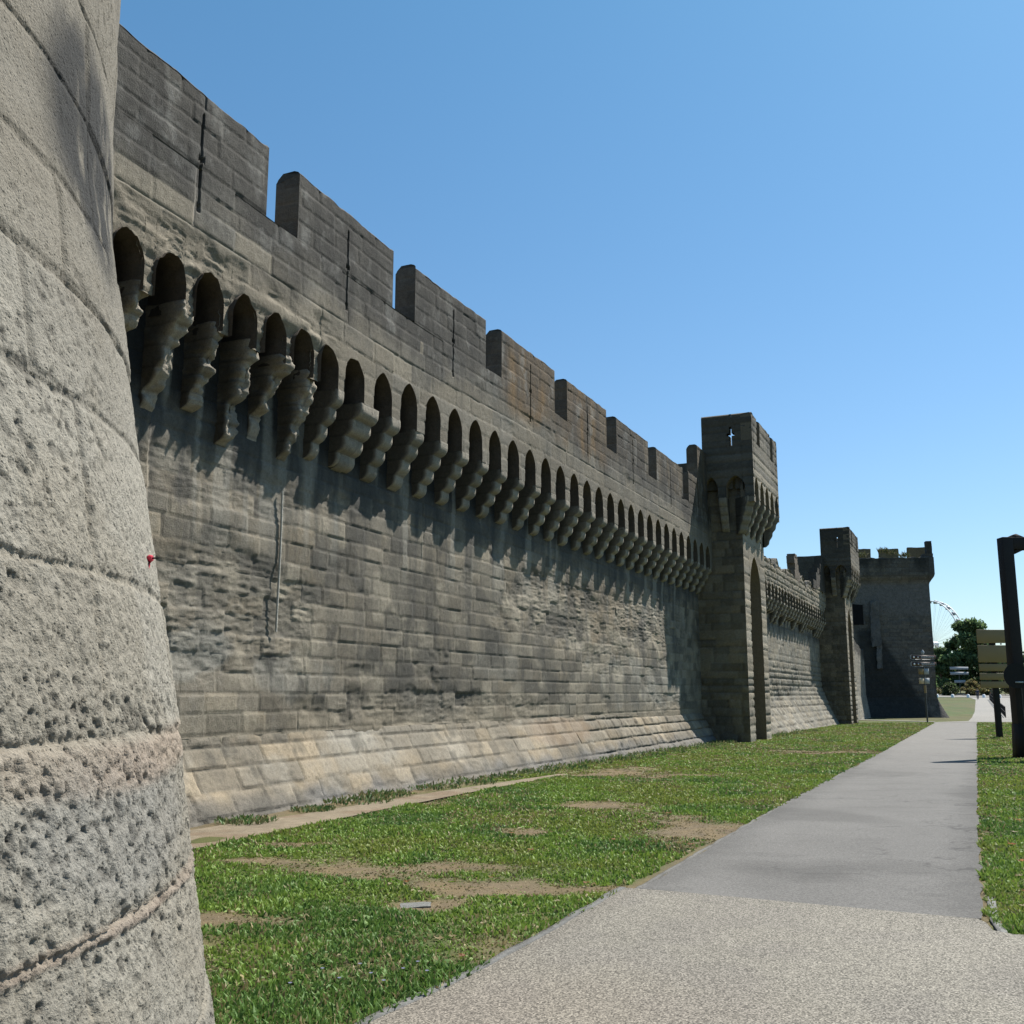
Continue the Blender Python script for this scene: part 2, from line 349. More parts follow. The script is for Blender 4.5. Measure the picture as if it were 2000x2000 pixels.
def ruin_par_col(s, z):
    E = ss(.40, .62, fbm(s*.8, z*1.2, 4, 191))
    h, c, E, lay, rd = stone_style(s, z, ms_ruin, (.33, .305, .25), 500, lich=.25, ero=E*.8, joint=.04, puff=np.full(s.shape, .9), jcol=.7)
    return h, c
ms_ruin = Masonry(courses(5.9, 11, .22, .34, 25), 20, 100, .3, .7, 26, .02)

def edgefade(U, V, h, e=(1, 1, 1, 1), w=.03):
    f = np.ones(h.shape)
    if e[0]: f = np.minimum(f, np.clip((U-U[0:1, :])/w, 0, 1))
    if e[1]: f = np.minimum(f, np.clip((U[-1:, :]-U)/w, 0, 1))
    if e[2]: f = np.minimum(f, np.clip((V-V[:, 0:1])/w, 0, 1))
    if e[3]: f = np.minimum(f, np.clip((V[:, -1:]-V)/w, 0, 1))
    return h*f
def patch(acc, F, us, vb, vt, style, dv=.025, w0=0, edges=(0, 0, 0, 0)):
    """grid over columns us, each running from vb(u) to vt(u)"""
    us = np.asarray(us, float); b = np.broadcast_to(vb(us) if callable(vb) else vb, us.shape); t = np.broadcast_to(vt(us) if callable(vt) else vt, us.shape)
    n = max(2, int(np.max(t-b)/dv)+1); k = np.linspace(0, 1, n)[None, :]
    U = np.repeat(us[:, None], n, 1); V = b[:, None]+(t-b)[:, None]*k
    h, c = style(U, V); h = edgefade(U, V, h, edges)
    w = w0(U, V) if callable(w0) else w0
    acc.grid(F(U, w+h, V), c)
def sgrid(a, b, near=.028, far=.075):
    """s samples, coarser further away"""
    o = [a]
    while o[-1] < b: o.append(o[-1]+near+(far-near)*min(max((o[-1])/28, 0), 1))
    o[-1] = b
    for q in SLITS:
        if near < .05 and a < q < b: o += [q-.066, q-.056, q-.044, q-.036, q-.028, q-.021, q, q+.021, q+.028, q+.036, q+.044, q+.056, q+.066]
    return np.array(sorted(o))
def pointed(x, a, zs, rise_):
    r = (a*a+rise_*rise_)/(2*a); x = np.minimum(np.abs(x), a); return zs+np.sqrt(np.maximum(r*r-(x+r-a)**2, 0))
def roundarch(x, a, zs, rise_):
    x = np.minimum(np.abs(x), a)/a; return zs+rise_*np.sqrt(np.maximum(1-x**2, 0))

# bays ----------------------------------------------------------------------
piers = [-4.42, -3.68, -2.94, -2.22, -1.47, -.72, .02, .73, 1.46, 2.17, 3.05]
while piers[-1] < 28: piers.append(piers[-1]+.953)
def corbel(acc, F, s, hw, z0, z1, d0, seed, erode=0, tiers=4, col=(.33, .30, .25), res=1):
    """stepped rounded corbel with tiers rising from wall plane d0 to 0 ; z0 bottom, z1 top"""
    H = z1-z0; th = H/tiers; nz = 14*tiers*res//2 if res > 1 else 9*tiers; R = np.random.default_rng(seed)
    zz = np.linspace(0, H-1e-4, nz); tf = []
    fr = [d0+(0-d0)*(.30+.70*k/(tiers-1)) for k in range(tiers)]
    if erode:
        for k in range(tiers):
            if R.random() < .55: fr[k] -= R.uniform(.03, .16)*erode
        if R.random() < .4: fr[0] = d0+.02; fr[1] = d0+.06
        for k in range(tiers): fr[k] = max(fr[k], d0+.015)
    front = []
    for q in zz:
        k = min(int(q/th), tiers-1); t = (q-k*th)/th; pv = fr[k-1] if k else d0
        rr = .62; f = fr[k]; 
        e = math.sqrt(max(0, 1-(1-min(t/rr, 1))**2)); lo = pv-.01
        front.append(lo+(f-lo)*e if t < rr else f-.004*(t > .93))
    front = np.array(front)
    if erode: front = np.convolve(np.pad(front, 2, 'edge'), [.15, .2, .3, .2, .15], 'valid')
    nf = 5 if res == 1 else 9; nd = 3 if res == 1 else 7
    rows = []
    wk = hw*(1-.04*(1-zz/H))
    for q, f, w in zip(zz, front, wk):
        ch = min(.02, max((f-d0)*.4, .001)); dl = np.linspace(d0-.05, f-ch, nd)
        L = [(s-w, d) for d in dl]; fs = np.linspace(s-w+ch, s+w-ch, nf); Mid = [(a, f) for a in fs]; Rr = [(s+w, d) for d in dl[::-1]]
        rows.append([(a, d, z0+q) for a, d in L+Mid+Rr])
    A = np.array(rows); # nz,m,3
    a, d, z = A[..., 0], A[..., 1], A[..., 2]
    n1 = fbm3(a*5, d*5, z*5, 3, seed)-.5; amp = .016+.22*erode
    rid = (fbm3(a*3, d*3, z*26, 2, seed+3)-.5)*.05*erode
    g = ss(d0, d0+.12, d); d2 = d+(n1*amp*1.1+rid)*g-.02*erode*g; a2 = a+np.sign(a-s)*(n1*amp*.5-.01*erode+rid*.5)*g
    c = np.array(col)*(.80+.40*fbm3(a*4, d*4, z*4, 3, seed+5))[..., None]*R.uniform(.85, 1.1)
    sd = ss(.35, 0, (front[:, None]-d))  # nearness to the front, for painting shade further back
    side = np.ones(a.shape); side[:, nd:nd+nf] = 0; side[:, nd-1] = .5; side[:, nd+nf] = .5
    c = mix(c, np.array((.085, .072, .055)), side*(.8 if not erode > .5 else .9*ss(-.15, -.45, d))); c = mix(c, np.array((.50, .46, .40)), (1-side)*.6)  # sides painted dark and fronts pale: niche shade put into the colour
    dkm = ss(.5, .65, fbm3(a*2, d*2, z*2, 3, seed+7))
    c = mix(c, np.array((.13, .125, .11)), dkm*.35+.10*(1-sd))
    ln = ((zz/th) % 1)[:, None]*np.ones(a.shape); c = c*(1-.3*(ln > .93)-.15*(ln < .06))[..., None]
    P = F(a2, d2, z); acc.grid(P, c)
    acc.grid(np.stack([P[0], P[0]*.0+F(np.full(P.shape[1], s), np.full(P.shape[1], d0-.05), np.full(P.shape[1], z0))]), c[0:2]*.8)
    acc.grid(np.stack([P[-1], P[-1]*.0+F(np.full(P.shape[1], s), np.full(P.shape[1], d0-.05), np.full(P.shape[1], z1))]), c[-2:]*.8)
def main_wall():
    org = WF(0, 0, 0); root = empty('curtain_wall', tuple(org), 'long grey stone rampart nearest the viewer with tall slit merlons over eroded corbels', 'rampart wall', 'stretches of city rampart wall')
    a = Acc(); us = sgrid(-8, 28.4)
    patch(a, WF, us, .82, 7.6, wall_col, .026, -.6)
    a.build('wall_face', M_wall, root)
    a = Acc(); nb = lambda s: 1.03-.13*ss(14, 24, s)
    def dd(U, V):
        t = np.clip((nb(U)-V)/1.03, 0, 1.6); return -.6+.006*ss(0, .03, t)+t*.48+.08*np.clip(t, 0, 1)**2
    patch(a, WF, us, -.5, nb, base_col, .026, dd)
    Ue = us; a.grid(np.stack([WF(Ue, -.6+.0*Ue, nb(Ue)), WF(Ue, -.75, nb(Ue)+.02)], 1), (.3, .27, .22))
    a.build('battered_plinth', M_wall, root)
    # parapet band with arches
    a = Acc()
    P = piers; segs = []
    for k in range(len(P)):
        left = P[k] < 2.6; hw = .098 if left else .165
        segs.append((P[k]-hw, P[k]+hw))
    top = lambda u: 7.47+rise(u)
    for k, (x0, x1) in enumerate(segs):
        er = P[k] < 1.9
        patch(a, WF, np.linspace(x0, x1, 10 if P[k] < 15 else 6), lambda u: 6.3+rise(u)*.3, top, par_col, .03)
    for k in range(len(P)-1):
        x0 = segs[k][1]; x1 = segs[k+1][0]; cx = (x0+x1)/2; hw = (x1-x0)/2; left = cx < 2.8
        n = 26 if cx < 8 else 16
        t = np.linspace(-1, 1, n); us_ = cx+hw*np.sign(t)*(1-(1-np.abs(t))**1.6) if False else cx+hw*np.sin(t*math.pi/2)
        if left: f = lambda u, cx=cx, hw=hw: np.maximum(roundarch(u-cx, hw, 6.62, .33)+(fbm(u*9, u*0+cx, 3, 5)-.5)*.16*(np.abs(u-cx) < hw*.98), 6.3)
        else: f = lambda u, cx=cx, hw=hw: pointed(u-cx, hw, 6.56+.12*ss(3, 5, np.array(cx)), .44)+rise(cx)*.3
        patch(a, WF, us_, f, top, par_col, .03)
        # jambs and vault of the machicolation running back to the wall
        zb = f(us_); prof = [(us_[0], 6.3)]+[(us_[0], z) for z in np.linspace(6.3, zb[0], 5)[1:-1]]+list(zip(us_, zb))+[(us_[-1], z) for z in np.linspace(zb[-1], 6.3, 5)[1:-1]]+[(us_[-1], 6.3)]
        pu = np.array([q[0] for q in prof]); pz = np.array([q[1] for q in prof]); dl = np.linspace(0, -.62, 10)
        U = np.repeat(pu[:, None], 10, 1); Z = np.repeat(pz[:, None], 10, 1); D = np.repeat(dl[None], len(pu), 0)
        nn = (fbm3(U*6, D*6, Z*6, 3, 44)-.5)*(.02+.07*left)*ss(0, .08, -D)
        c = np.array((.15, .125, .10))*(1-.7*ss(-.12, -.4, D))[..., None]*(.7+.6*fbm3(U*3, D*3, Z*3, 3, 45))[..., None]  # recess shade painted in, darkening towards the back of the vault
        a.grid(WF(U+nn*np.sign(U-cx), D, Z+nn*.4), c)
    # band up to the crenel sills
    patch(a, WF, sgrid(P[0]-.1, 28.2), top, lambda u: 8.29+rise(u), par_col, .026)
    us2 = sgrid(P[0]-.1, 28.2, .1, .1)
    for (d0, z0, d1, z1) in ((0, 8.29, -.42, 8.29), (-.42, 8.29, -.42, 7.5), (-.42, 7.5, -2.6, 7.5), (-2.6, 7.5, -2.6, -.5)):
        a.grid(np.stack([WF(us2, d0, z0+rise(us2)*(z0 > 0)), WF(us2, d1, z1+rise(us2)*(z1 > 0))], 1), (.2, .19, .17))
    a.build('parapet', M_wall, root)
    # corbels
    for k, p in enumerate(P):
        a = Acc(); er = p < 1.9; hw = (.105 if p < 2.6 else .165)
        zb = 5.25+rise(p)
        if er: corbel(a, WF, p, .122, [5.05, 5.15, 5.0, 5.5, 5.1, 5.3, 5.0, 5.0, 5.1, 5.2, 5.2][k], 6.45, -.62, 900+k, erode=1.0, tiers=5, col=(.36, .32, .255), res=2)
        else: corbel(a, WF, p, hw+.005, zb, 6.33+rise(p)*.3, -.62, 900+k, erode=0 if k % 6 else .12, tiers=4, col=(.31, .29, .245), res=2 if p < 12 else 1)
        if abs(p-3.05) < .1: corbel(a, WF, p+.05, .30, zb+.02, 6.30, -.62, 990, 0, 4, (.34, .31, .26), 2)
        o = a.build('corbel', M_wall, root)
    # merlons
    for k, (s0, s1, zt) in enumerate([(-3.9, .01, 9.4), (.80, 3.78, 9.4), (4.63, 7.80, 9.4), (8.62, 11.75, 9.42), (12.6, 15.66, 9.42), (16.55, 19.72, 9.42), (20.65, 23.95, 9.42), (24.75, 26.0, 9.45)]):
        merlon(root, s0, s1, zt, {0: -1.43, 1: 2.25, 2: 6.26, 3: 10.23, 4: 14.1, 5: 18.1, 6: 22.3}.get(k))
    merlon(root, 26.2, 27.6, 10.75, None, 'tall merlon stepping up beside the turret')
    return root
def merlon(root, s0, s1, zt, slit, label=None):
    a = Acc(); r = float(rise((s0+s1)/2)); th = .42; zb = 8.29
    chip = lambda u: (fbm(u*3.5, u*0+s0, 4, 71)-.6)*.07*ss(0, .12, u-s0)*ss(0, .12, s1-u)
    top = lambda u: zt-.06+rise(u)+chip(u)
    bot = lambda u: zb+rise(u)
    patch(a, WF, sgrid(s0, s1), bot, top, par_col, .024, 0, (1, 1, 0, 0))
    us = sgrid(s0, s1, .06, .12)
    sec = [(0, 0), (-.03, .035), (-.10, .06), (-.30, .055), (-.385, -.03), (-th, -.12)]
    A = np.stack([WF(us, d, zt-.06+q+rise(us)+chip(us)*(1 if k < 3 else .4)+(vn(us*6, us*0+d*9, 3)-.5)*.012*(k > 0)) for k, (d, q) in enumerate(sec)]+[WF(us, -th, zb+rise(us))], 1)
    a.grid(A, (.12, .115, .105))
    for sx, sg in ((s0, 1), (s1, -1)):   # end faces
        zz = np.linspace(zb, zt-.06, 40); dl = np.linspace(0, -th, 12); Z, D = np.meshgrid(zz+r, dl, indexing='ij')
        U = np.full(Z.shape, sx); hh, cc = stone_style(D*1.0+sx, Z-r, ms_par, (.23, .19, .155), 350, lich=.4)[:2]
        cc = cc*.8
        Z = Z-np.where(Z > zt+r-.14, ss(-.32, -.42, D)*.1, 0)
        a.grid(WF(U+edgefade(Z, -D, hh, (0, 0, 1, 1))*-sg, D, Z), cc)
        a.grid(np.array([[WF(sx, d, zt-.06+q+r) for d, q in sec[:3]][:2], [WF(sx, d, zt-.06+q+r) for d, q in (sec[3], sec[2])]]), (.12, .115, .105))
        a.grid(np.array([[WF(sx, 0, zt-.06+r), WF(sx, -.03, zt-.025+r), WF(sx, -.1, zt+r)], [WF(sx, -th, zt-.16+r), WF(sx, -.385, zt-.09+r), WF(sx, -.30, zt-.005+r)]]), (.12, .115, .105))
    o = a.build('merlon', M_wall, root, label=label)
def ruined_wall():
    org = WF(32.4, 0, -.3); root = empty('curtain_wall', tuple(org), 'weathered rampart with crumbled top and crowded corbels between the two turrets', 'rampart wall', 'stretches of city rampart wall')
    a = Acc(); us = np.arange(32.2, 61.6, .07)
    def st(s, z):
        E = np.clip(ss(.5, .62, fbm(s*.4, z*.8, 3, 181))+ss(3.4, 2.4, z+fbm(s, z, 2, 7)), 0, 1)
        pf = ss(4.0, 2.2, z+(fbm(s*.5, z, 3, 8)-.5)*1.5)
        h, c, *_ = stone_style(s, z, ms_r2, (.34, .32, .27), 600, lich=.25, ero=E*.5, puff=pf*1.2, joint=.03, jcol=.65)
        c = mix(c, np.array((.09, .09, .088)), np.clip(streaks(s, z, 5.6, 1.4, 61, 2)*.9+ss(4.6, 5.3, z)*.5, 0, .9)); return h, c
    def dd(U, V):
        zt = 1.5+.9*ss(45, 60, U); t = np.clip((zt-V)/zt, 0, 1.4); return -.6+.85*t**1.4
    ms_r2 = Masonry(courses(-.6, 8, .25, .36, 27), 25, 70, .35, .8, 28, .02)
    patch(a, WF, us, -.6, 7.6, st, .06, dd); a.build('wall_face', M_far, root)
    a = Acc(); P2 = list(np.arange(32.9, 61, .95))
    tz = lambda u: 8.15+.35*ss(52, 60, u)+(vn(u*1.6, u*0, 9)-.5)*.5+(np.floor(vn(u*3.1, u*0, 10)*3)-1)*.10
    for p in P2: patch(a, WF, np.linspace(p-.17, p+.17, 5), 6.3, 7.3, ruin_par_col, .06)
    for p in P2[:-1]:
        us_ = p+.475+.305*np.sin(np.linspace(-1, 1, 11)*math.pi/2); f = lambda u, c=p+.475: pointed(u-c, .305, 6.62, .42)
        patch(a, WF, us_, f, 7.3, ruin_par_col, .06)
        zb = f(us_); pu = np.r_[us_[0], us_, us_[-1]]; pz = np.r_[6.3, zb, 6.3]
        a.grid(np.stack([WF(pu, 0, pz), WF(pu, -.3, pz), WF(pu, -.62, pz)], 1), (.2, .18, .15))
    us = np.arange(32.2, 61.4, .07); patch(a, WF, us, 7.3, tz, ruin_par_col, .06)
    tt = tz(us)
    a.grid(np.stack([WF(us, 0, tt), WF(us, -.25, tt+.06*(vn(us*5, us*0, 4)-.3)), WF(us, -.5, tt-.05), WF(us, -.5, 7.4), WF(us, -2.2, 7.4), WF(us, -2.2, -.6)], 1), (.25, .235, .2))
    a.build('parapet', M_far, root)
    for k, p in enumerate(P2):
        a = Acc(); corbel(a, WF, p, .17, 5.25, 6.33, -.62, 1300+k, erode=.18, tiers=5, col=(.31, .29, .24)); a.build('corbel', M_far, root)
    # stub of a ruined merlon, blocks piled crooked
    a = Acc()
    for (s0, s1, z0, z1) in ((48.3, 50.2, 8.0, 8.55), (48.5, 49.7, 8.53, 8.95), (48.35, 49.5, 8.93, 9.35), (48.6, 49.3, 9.33, 9.5)): rough_box(a, WF, s0, s1, -.45, .0, z0, z1, (.2, .17, .14), int(s0*10+z0*7))
    a.build('merlon', M_far, root, label='crooked stub of a ruined merlon')
    a = Acc()
    for (s0, s1, z0, z1) in ((55.6, 57.0, 8.2, 8.75), (57.0, 61.3, 8.3, 9.35), (57.7, 58.6, 9.33, 9.7), (59.0, 61.3, 9.33, 10.1), (60.0, 61.2, 10.08, 10.75)): rough_box(a, WF, s0, s1, -.5, .0, z0, z1, (.09, .085, .08), int(s0*10+z0*7))
    a.build('merlon', M_far, root, label='blackened broken merlon stepping up to the second turret')
    return root
def rough_box(a, F, x0, x1, y0, y1, z0, z1, c, seed, n=6, amp=.06):
    c = np.array(c)
    for ax in range(3):
        for e in (0, 1):
            g = np.linspace(0, 1, n+1); A, B = np.meshgrid(g, g, indexing='ij'); q = [None]*3; o = [k for k in range(3) if k != ax]
            q[ax] = np.full(A.shape, float(e)); q[o[0]] = A; q[o[1]] = B
            X = x0+(x1-x0)*q[0]; Y = y0+(y1-y0)*q[1]; Z = z0+(z1-z0)*q[2]
            nz = [(fbm3(X*3+k*9, Y*3, Z*3, 3, seed+k)-.5)*amp for k in range(3)]
            col = c*(.7+.6*fbm3(X*2, Y*2, Z*2, 3, seed+5))[..., None]
            a.grid(F(X+nz[0], Y+nz[1], Z+nz[2]), col)
# ------------------------------------------------------------------ interval towers (turrets)
def arch_fill(a, F, u0, u1, z_spring, apex, top, style, dv, w0=0, depth=.5, zbot=None):
    cx = (u0+u1)/2; hw = (u1-u0)/2; us_ = cx+hw*np.sin(np.linspace(-1, 1, 13)*math.pi/2)
    f = lambda u: pointed(u-cx, hw, z_spring, apex-z_spring)
    patch(a, F, us_, f, top, style, dv, w0)
    zb = f(us_); zl = z_spring if zbot is None else zbot
    zl_ = np.linspace(zl, zb[0], 14)[:-1] if zb[0]-zl > .01 else np.array([])
    pu = np.r_[np.full(len(zl_), us_[0]), us_, np.full(len(zl_), us_[-1])]; pz = np.r_[zl_, zb, zl_[::-1]]
    dl = np.linspace(0, -depth, 6); U, D = np.meshgrid(pu, dl, indexing='ij'); Z = np.repeat(pz[:, None], 6, 1)
    c = np.array((.27, .225, .165))*(.75+.5*fbm3(U*2, D*2, Z*3, 3, 9))[..., None]
    a.grid(F(U, w0+D, Z), c)
def turret(org_s, dz, seed, label, base_z, mat, dark=0., light=True, zt=12.25):
    F0 = lambda s, d, z: WF(np.asarray(s)+org_s, d, np.asarray(z)+dz)
    loc = tuple(WF(org_s+2, 1.0, base_z)); root = empty('turret', loc, label, 'turret', 'wall turrets on corbels')
    ms = Masonry(courses(-2, 14, .26, .36, seed), -10, 12, .35, .8, seed+1, .016)
    def mk(basec, lich, s_off=0, strk=0., extra=None):
        def st(u, z):
            E = ss(.55, .68, fbm(u*.7+s_off, z*.9, 4, seed+5))*.6
            low = ss(3.2, 1.2, z+(fbm(u*.8, z, 3, seed+3)-.5)*2)
            h, c, *_ = stone_style(u+s_off, z, ms, basec, seed+7, lich=lich, ero=E*.5, puff=low*.5+.15, joint=.03, jcol=.75, tint=.3)
            if extra is not None: c = extra(u, z, c)
            return h, c
        return st
    S0, S1 = .1, 4.35                                  # shaft s range, front at d=1.2
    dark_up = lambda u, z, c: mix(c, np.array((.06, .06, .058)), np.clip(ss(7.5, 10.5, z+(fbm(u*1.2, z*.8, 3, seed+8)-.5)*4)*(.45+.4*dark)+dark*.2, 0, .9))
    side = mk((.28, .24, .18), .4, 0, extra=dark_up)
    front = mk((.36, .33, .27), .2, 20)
    # side faces: frame (u=d, v=z), outward = -s
    FL = lambda u, w, z: F0(S0-w, u, z); FR = lambda u, w, z: F0(S1+w, u, z)
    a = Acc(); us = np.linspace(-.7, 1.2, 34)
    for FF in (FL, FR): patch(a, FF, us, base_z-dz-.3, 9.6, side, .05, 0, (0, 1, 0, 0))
    FFr = lambda u, w, z: F0(u, 1.2+w, z)
    patch(a, FFr, np.linspace(S0, 1.12, 16), base_z-dz-.3, 9.6, front, .05, 0, (1, 0, 0, 0))
    patch(a, FFr, np.linspace(3.3, S1, 16), base_z-dz-.3, 9.6, front, .05, 0, (0, 1, 0, 0))
    arch_fill(a, FFr, 1.12, 3.3, 5.4, 7.03, 9.6, front, .05, 0, .75, base_z-dz-.3)
    patch(a, FFr, np.linspace(1.12, 3.3, 30), base_z-dz-.3, 7.1, mk((.25, .20, .14), .2, 40), .06, -.75)
    a.build('shaft', mat, root)
    # projecting fighting box: front d=1.8, sides at s=-.4 and 5.1, back edge d=-.15
    a = Acc(); B0, B1, DF, DB = -.4, 5.05, 1.8, -.15
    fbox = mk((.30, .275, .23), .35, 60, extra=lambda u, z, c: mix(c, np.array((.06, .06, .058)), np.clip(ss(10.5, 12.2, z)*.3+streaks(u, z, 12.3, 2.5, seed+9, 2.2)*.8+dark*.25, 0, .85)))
    FB = lambda u, w, z: F0(u, DF+w, z)
    n = 5; pitch = (B1-B0)/n; pw = .17
    edges = []
    for k in range(n+1):
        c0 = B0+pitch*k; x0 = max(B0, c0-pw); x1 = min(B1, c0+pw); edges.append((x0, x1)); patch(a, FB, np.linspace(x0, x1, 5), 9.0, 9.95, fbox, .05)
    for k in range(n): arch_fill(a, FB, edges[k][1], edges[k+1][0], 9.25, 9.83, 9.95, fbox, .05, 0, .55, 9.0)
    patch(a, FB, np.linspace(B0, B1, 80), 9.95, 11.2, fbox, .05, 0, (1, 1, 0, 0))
    nt = [(.6, 1.2), (3.45, 4.05)]; xs = [B0, .6, 1.2, 3.45, 4.05, B1]
    def ztop(u): return zt+(vn(u*3, u*0, seed)-.5)*.05
    for k in (0, 2, 4):
        us = np.linspace(xs[k], xs[k+1], max(8, int((xs[k+1]-xs[k])/.07))); patch(a, FB, us, 11.2, ztop, fbox, .05)
        a.grid(np.stack([FB(us, 0, ztop(us)), FB(us, -.08, ztop(us)+.06), FB(us, -.36, ztop(us)+.03), FB(us, -.42, ztop(us)-.05), FB(us, -.42, 9.3+us*0)], 1), (.13, .125, .11))
        for xx in (xs[k], xs[k+1]): a.grid(np.array([[FB(xx, 0, 11.2), FB(xx, -.42, 11.2)], [FB(xx, 0, zt), FB(xx, -.42, zt)]]), (.2, .17, .13))
    for k in (1, 3):
        us = np.linspace(xs[k], xs[k+1], 5); a.grid(np.stack([FB(us, 0, 11.2), FB(us, -.42, 11.2), FB(us, -.42, 9.3)], 1), (.2, .18, .15))
    # sides with slit
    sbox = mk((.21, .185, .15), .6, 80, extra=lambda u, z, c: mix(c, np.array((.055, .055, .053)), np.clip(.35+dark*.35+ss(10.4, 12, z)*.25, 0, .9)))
    for sgn, sx in ((-1, B0), (1, B1)):
        FS = lambda u, w, z, sx=sx, sgn=sgn: F0(sx+sgn*w, u, z)
        e = [(DB, DB+.05), (.42, .74), (1.46, DF)]
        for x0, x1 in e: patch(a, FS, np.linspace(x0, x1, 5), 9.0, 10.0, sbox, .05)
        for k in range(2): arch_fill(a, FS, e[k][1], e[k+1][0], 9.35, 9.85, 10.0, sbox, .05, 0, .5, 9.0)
        sc, sw = .98, .045
        for x0, x1, pcs in ((DB, sc-.15, ((10.0, zt),)), (sc-.15, sc-sw, ((10.0, 11.42), (11.53, zt))), (sc+sw, sc+.15, ((10.0, 11.42), (11.53, zt))), (sc+.15, DF, ((10.0, zt),))):
            us = np.linspace(x0, x1, max(3, int((x1-x0)/.08)))
            for za, zb in pcs: patch(a, FS, us, za, zb, sbox, .05, 0)
            for za, zb in pcs: a.grid(np.stack([FS(us, -.35, za-.6*(za < 10.1)+us*0), FS(us, -.35, zb+us*0)], 1), (.15, .14, .12))
            for za, zb in pcs[:-1]: a.grid(np.stack([FS(us, 0, zb+us*0), FS(us, -.35, zb+us*0)], 1), (.1, .1, .09))
            a.grid(np.stack([FS(us, -.35, zt+us*0), FS(us, -.3, zt+.05+us*0), FS(us, -.05, zt+.05+us*0), FS(us, 0, zt+us*0)], 1), (.15, .14, .12))
        us = np.array([sc-sw, sc+sw])
        for za, zb in ((10.0, 11.02), (11.78, zt)):
            patch(a, FS, us, za, zb, sbox, .1)
            a.grid(np.stack([FS(us, -.35, za+us*0), FS(us, -.35, zb+us*0)], 1), (.15, .14, .12))
        for zz in (11.02, 11.78): a.grid(np.stack([FS(us, 0, zz+us*0), FS(us, -.35, zz+us*0)], 1), (.1, .1, .09))
        for xx in us:
            for za, zb in ((11.02, 11.42), (11.53, 11.78)): a.grid(np.array([[FS(xx, 0, za), FS(xx, -.35, za)], [FS(xx, 0, zb), FS(xx, -.35, zb)]]), (.1, .1, .09))
        us = np.linspace(sc-sw, sc+sw, 2); a.grid(np.stack([FS(us, -.05, zt+.05+us*0), FS(us, -.3, zt+.05+us*0)], 1), (.15, .14, .12))
        # back edge of side wall
        a.grid(np.array([[FS(DB, 0, 9.0), FS(DB, -.35, 9.0)], [FS(DB, 0, zt), FS(DB, -.35, zt)]]), (.15, .14, .12))
    fl = np.array([[F0(B0+.3, DB, 9.9), F0(B0+.3, DF-.4, 9.9)], [F0(B1-.3, DB, 9.9), F0(B1-.3, DF-.4, 9.9)]]); a.grid(fl, (.2, .19, .17))
    a.build('battlement_box', mat, root)
    # corbels under the box: front row, two corners and side
    FC = lambda s, d, z: F0(s, d+DF, z)
    for k in range(1, n):
        c0 = B0+pitch*k; b = Acc(); corbel(b, FC, c0, .15, 7.65, 9.02, -.62, seed+40+k, .05, 4, (.27, .25, .205)); b.build('corbel', mat, root)
    for sgn, sx in ((-1, B0), (1, B1)):
        FD = lambda s, d, z, sx=sx, sgn=sgn: F0(sx+sgn*d, s, z)
        b = Acc(); corbel(b, FD, .58, .16, 7.75, 9.02, -.52, seed+65, .05, 4, (.22, .195, .15)); b.build('corbel', mat, root)
        cs = S0 if sgn < 0 else S1; L_ = math.hypot(cs-sx, .6); ux, uy = (sx-cs)/L_, .6/L_
        FG = lambda s, d, z, sx=sx, ux=ux, uy=uy: F0(sx+ux*(d-.16)-uy*s, DF+uy*(d-.16)+ux*s, z)
        b = Acc(); corbel(b, FG, 0, .20, 7.65, 9.02, -L_+.10, seed+66, .05, 4, (.25, .225, .18)); b.build('corbel', mat, root)
        b = Acc(); x_ = sorted((sx, sx-sgn*.34)); rough_box(b, F0, x_[0]+.01, x_[1]-.01, DF-.36, DF-.01, 8.80, 9.03, (.24, .21, .17), seed+67, 4, .01); b.build('corner_block', mat, root)
    # low wall joining box to rampart top behind
    for (s0, s1) in ((.0, .45), (3.9, 4.4)):
      a = Acc(); rough_box(a, F0, s0, s1, -2.4, -.1, 7.0, 10.6, (.16, .15, .13), seed+3, 10, .05); a.build('flank_wall', mat, root)
    return root
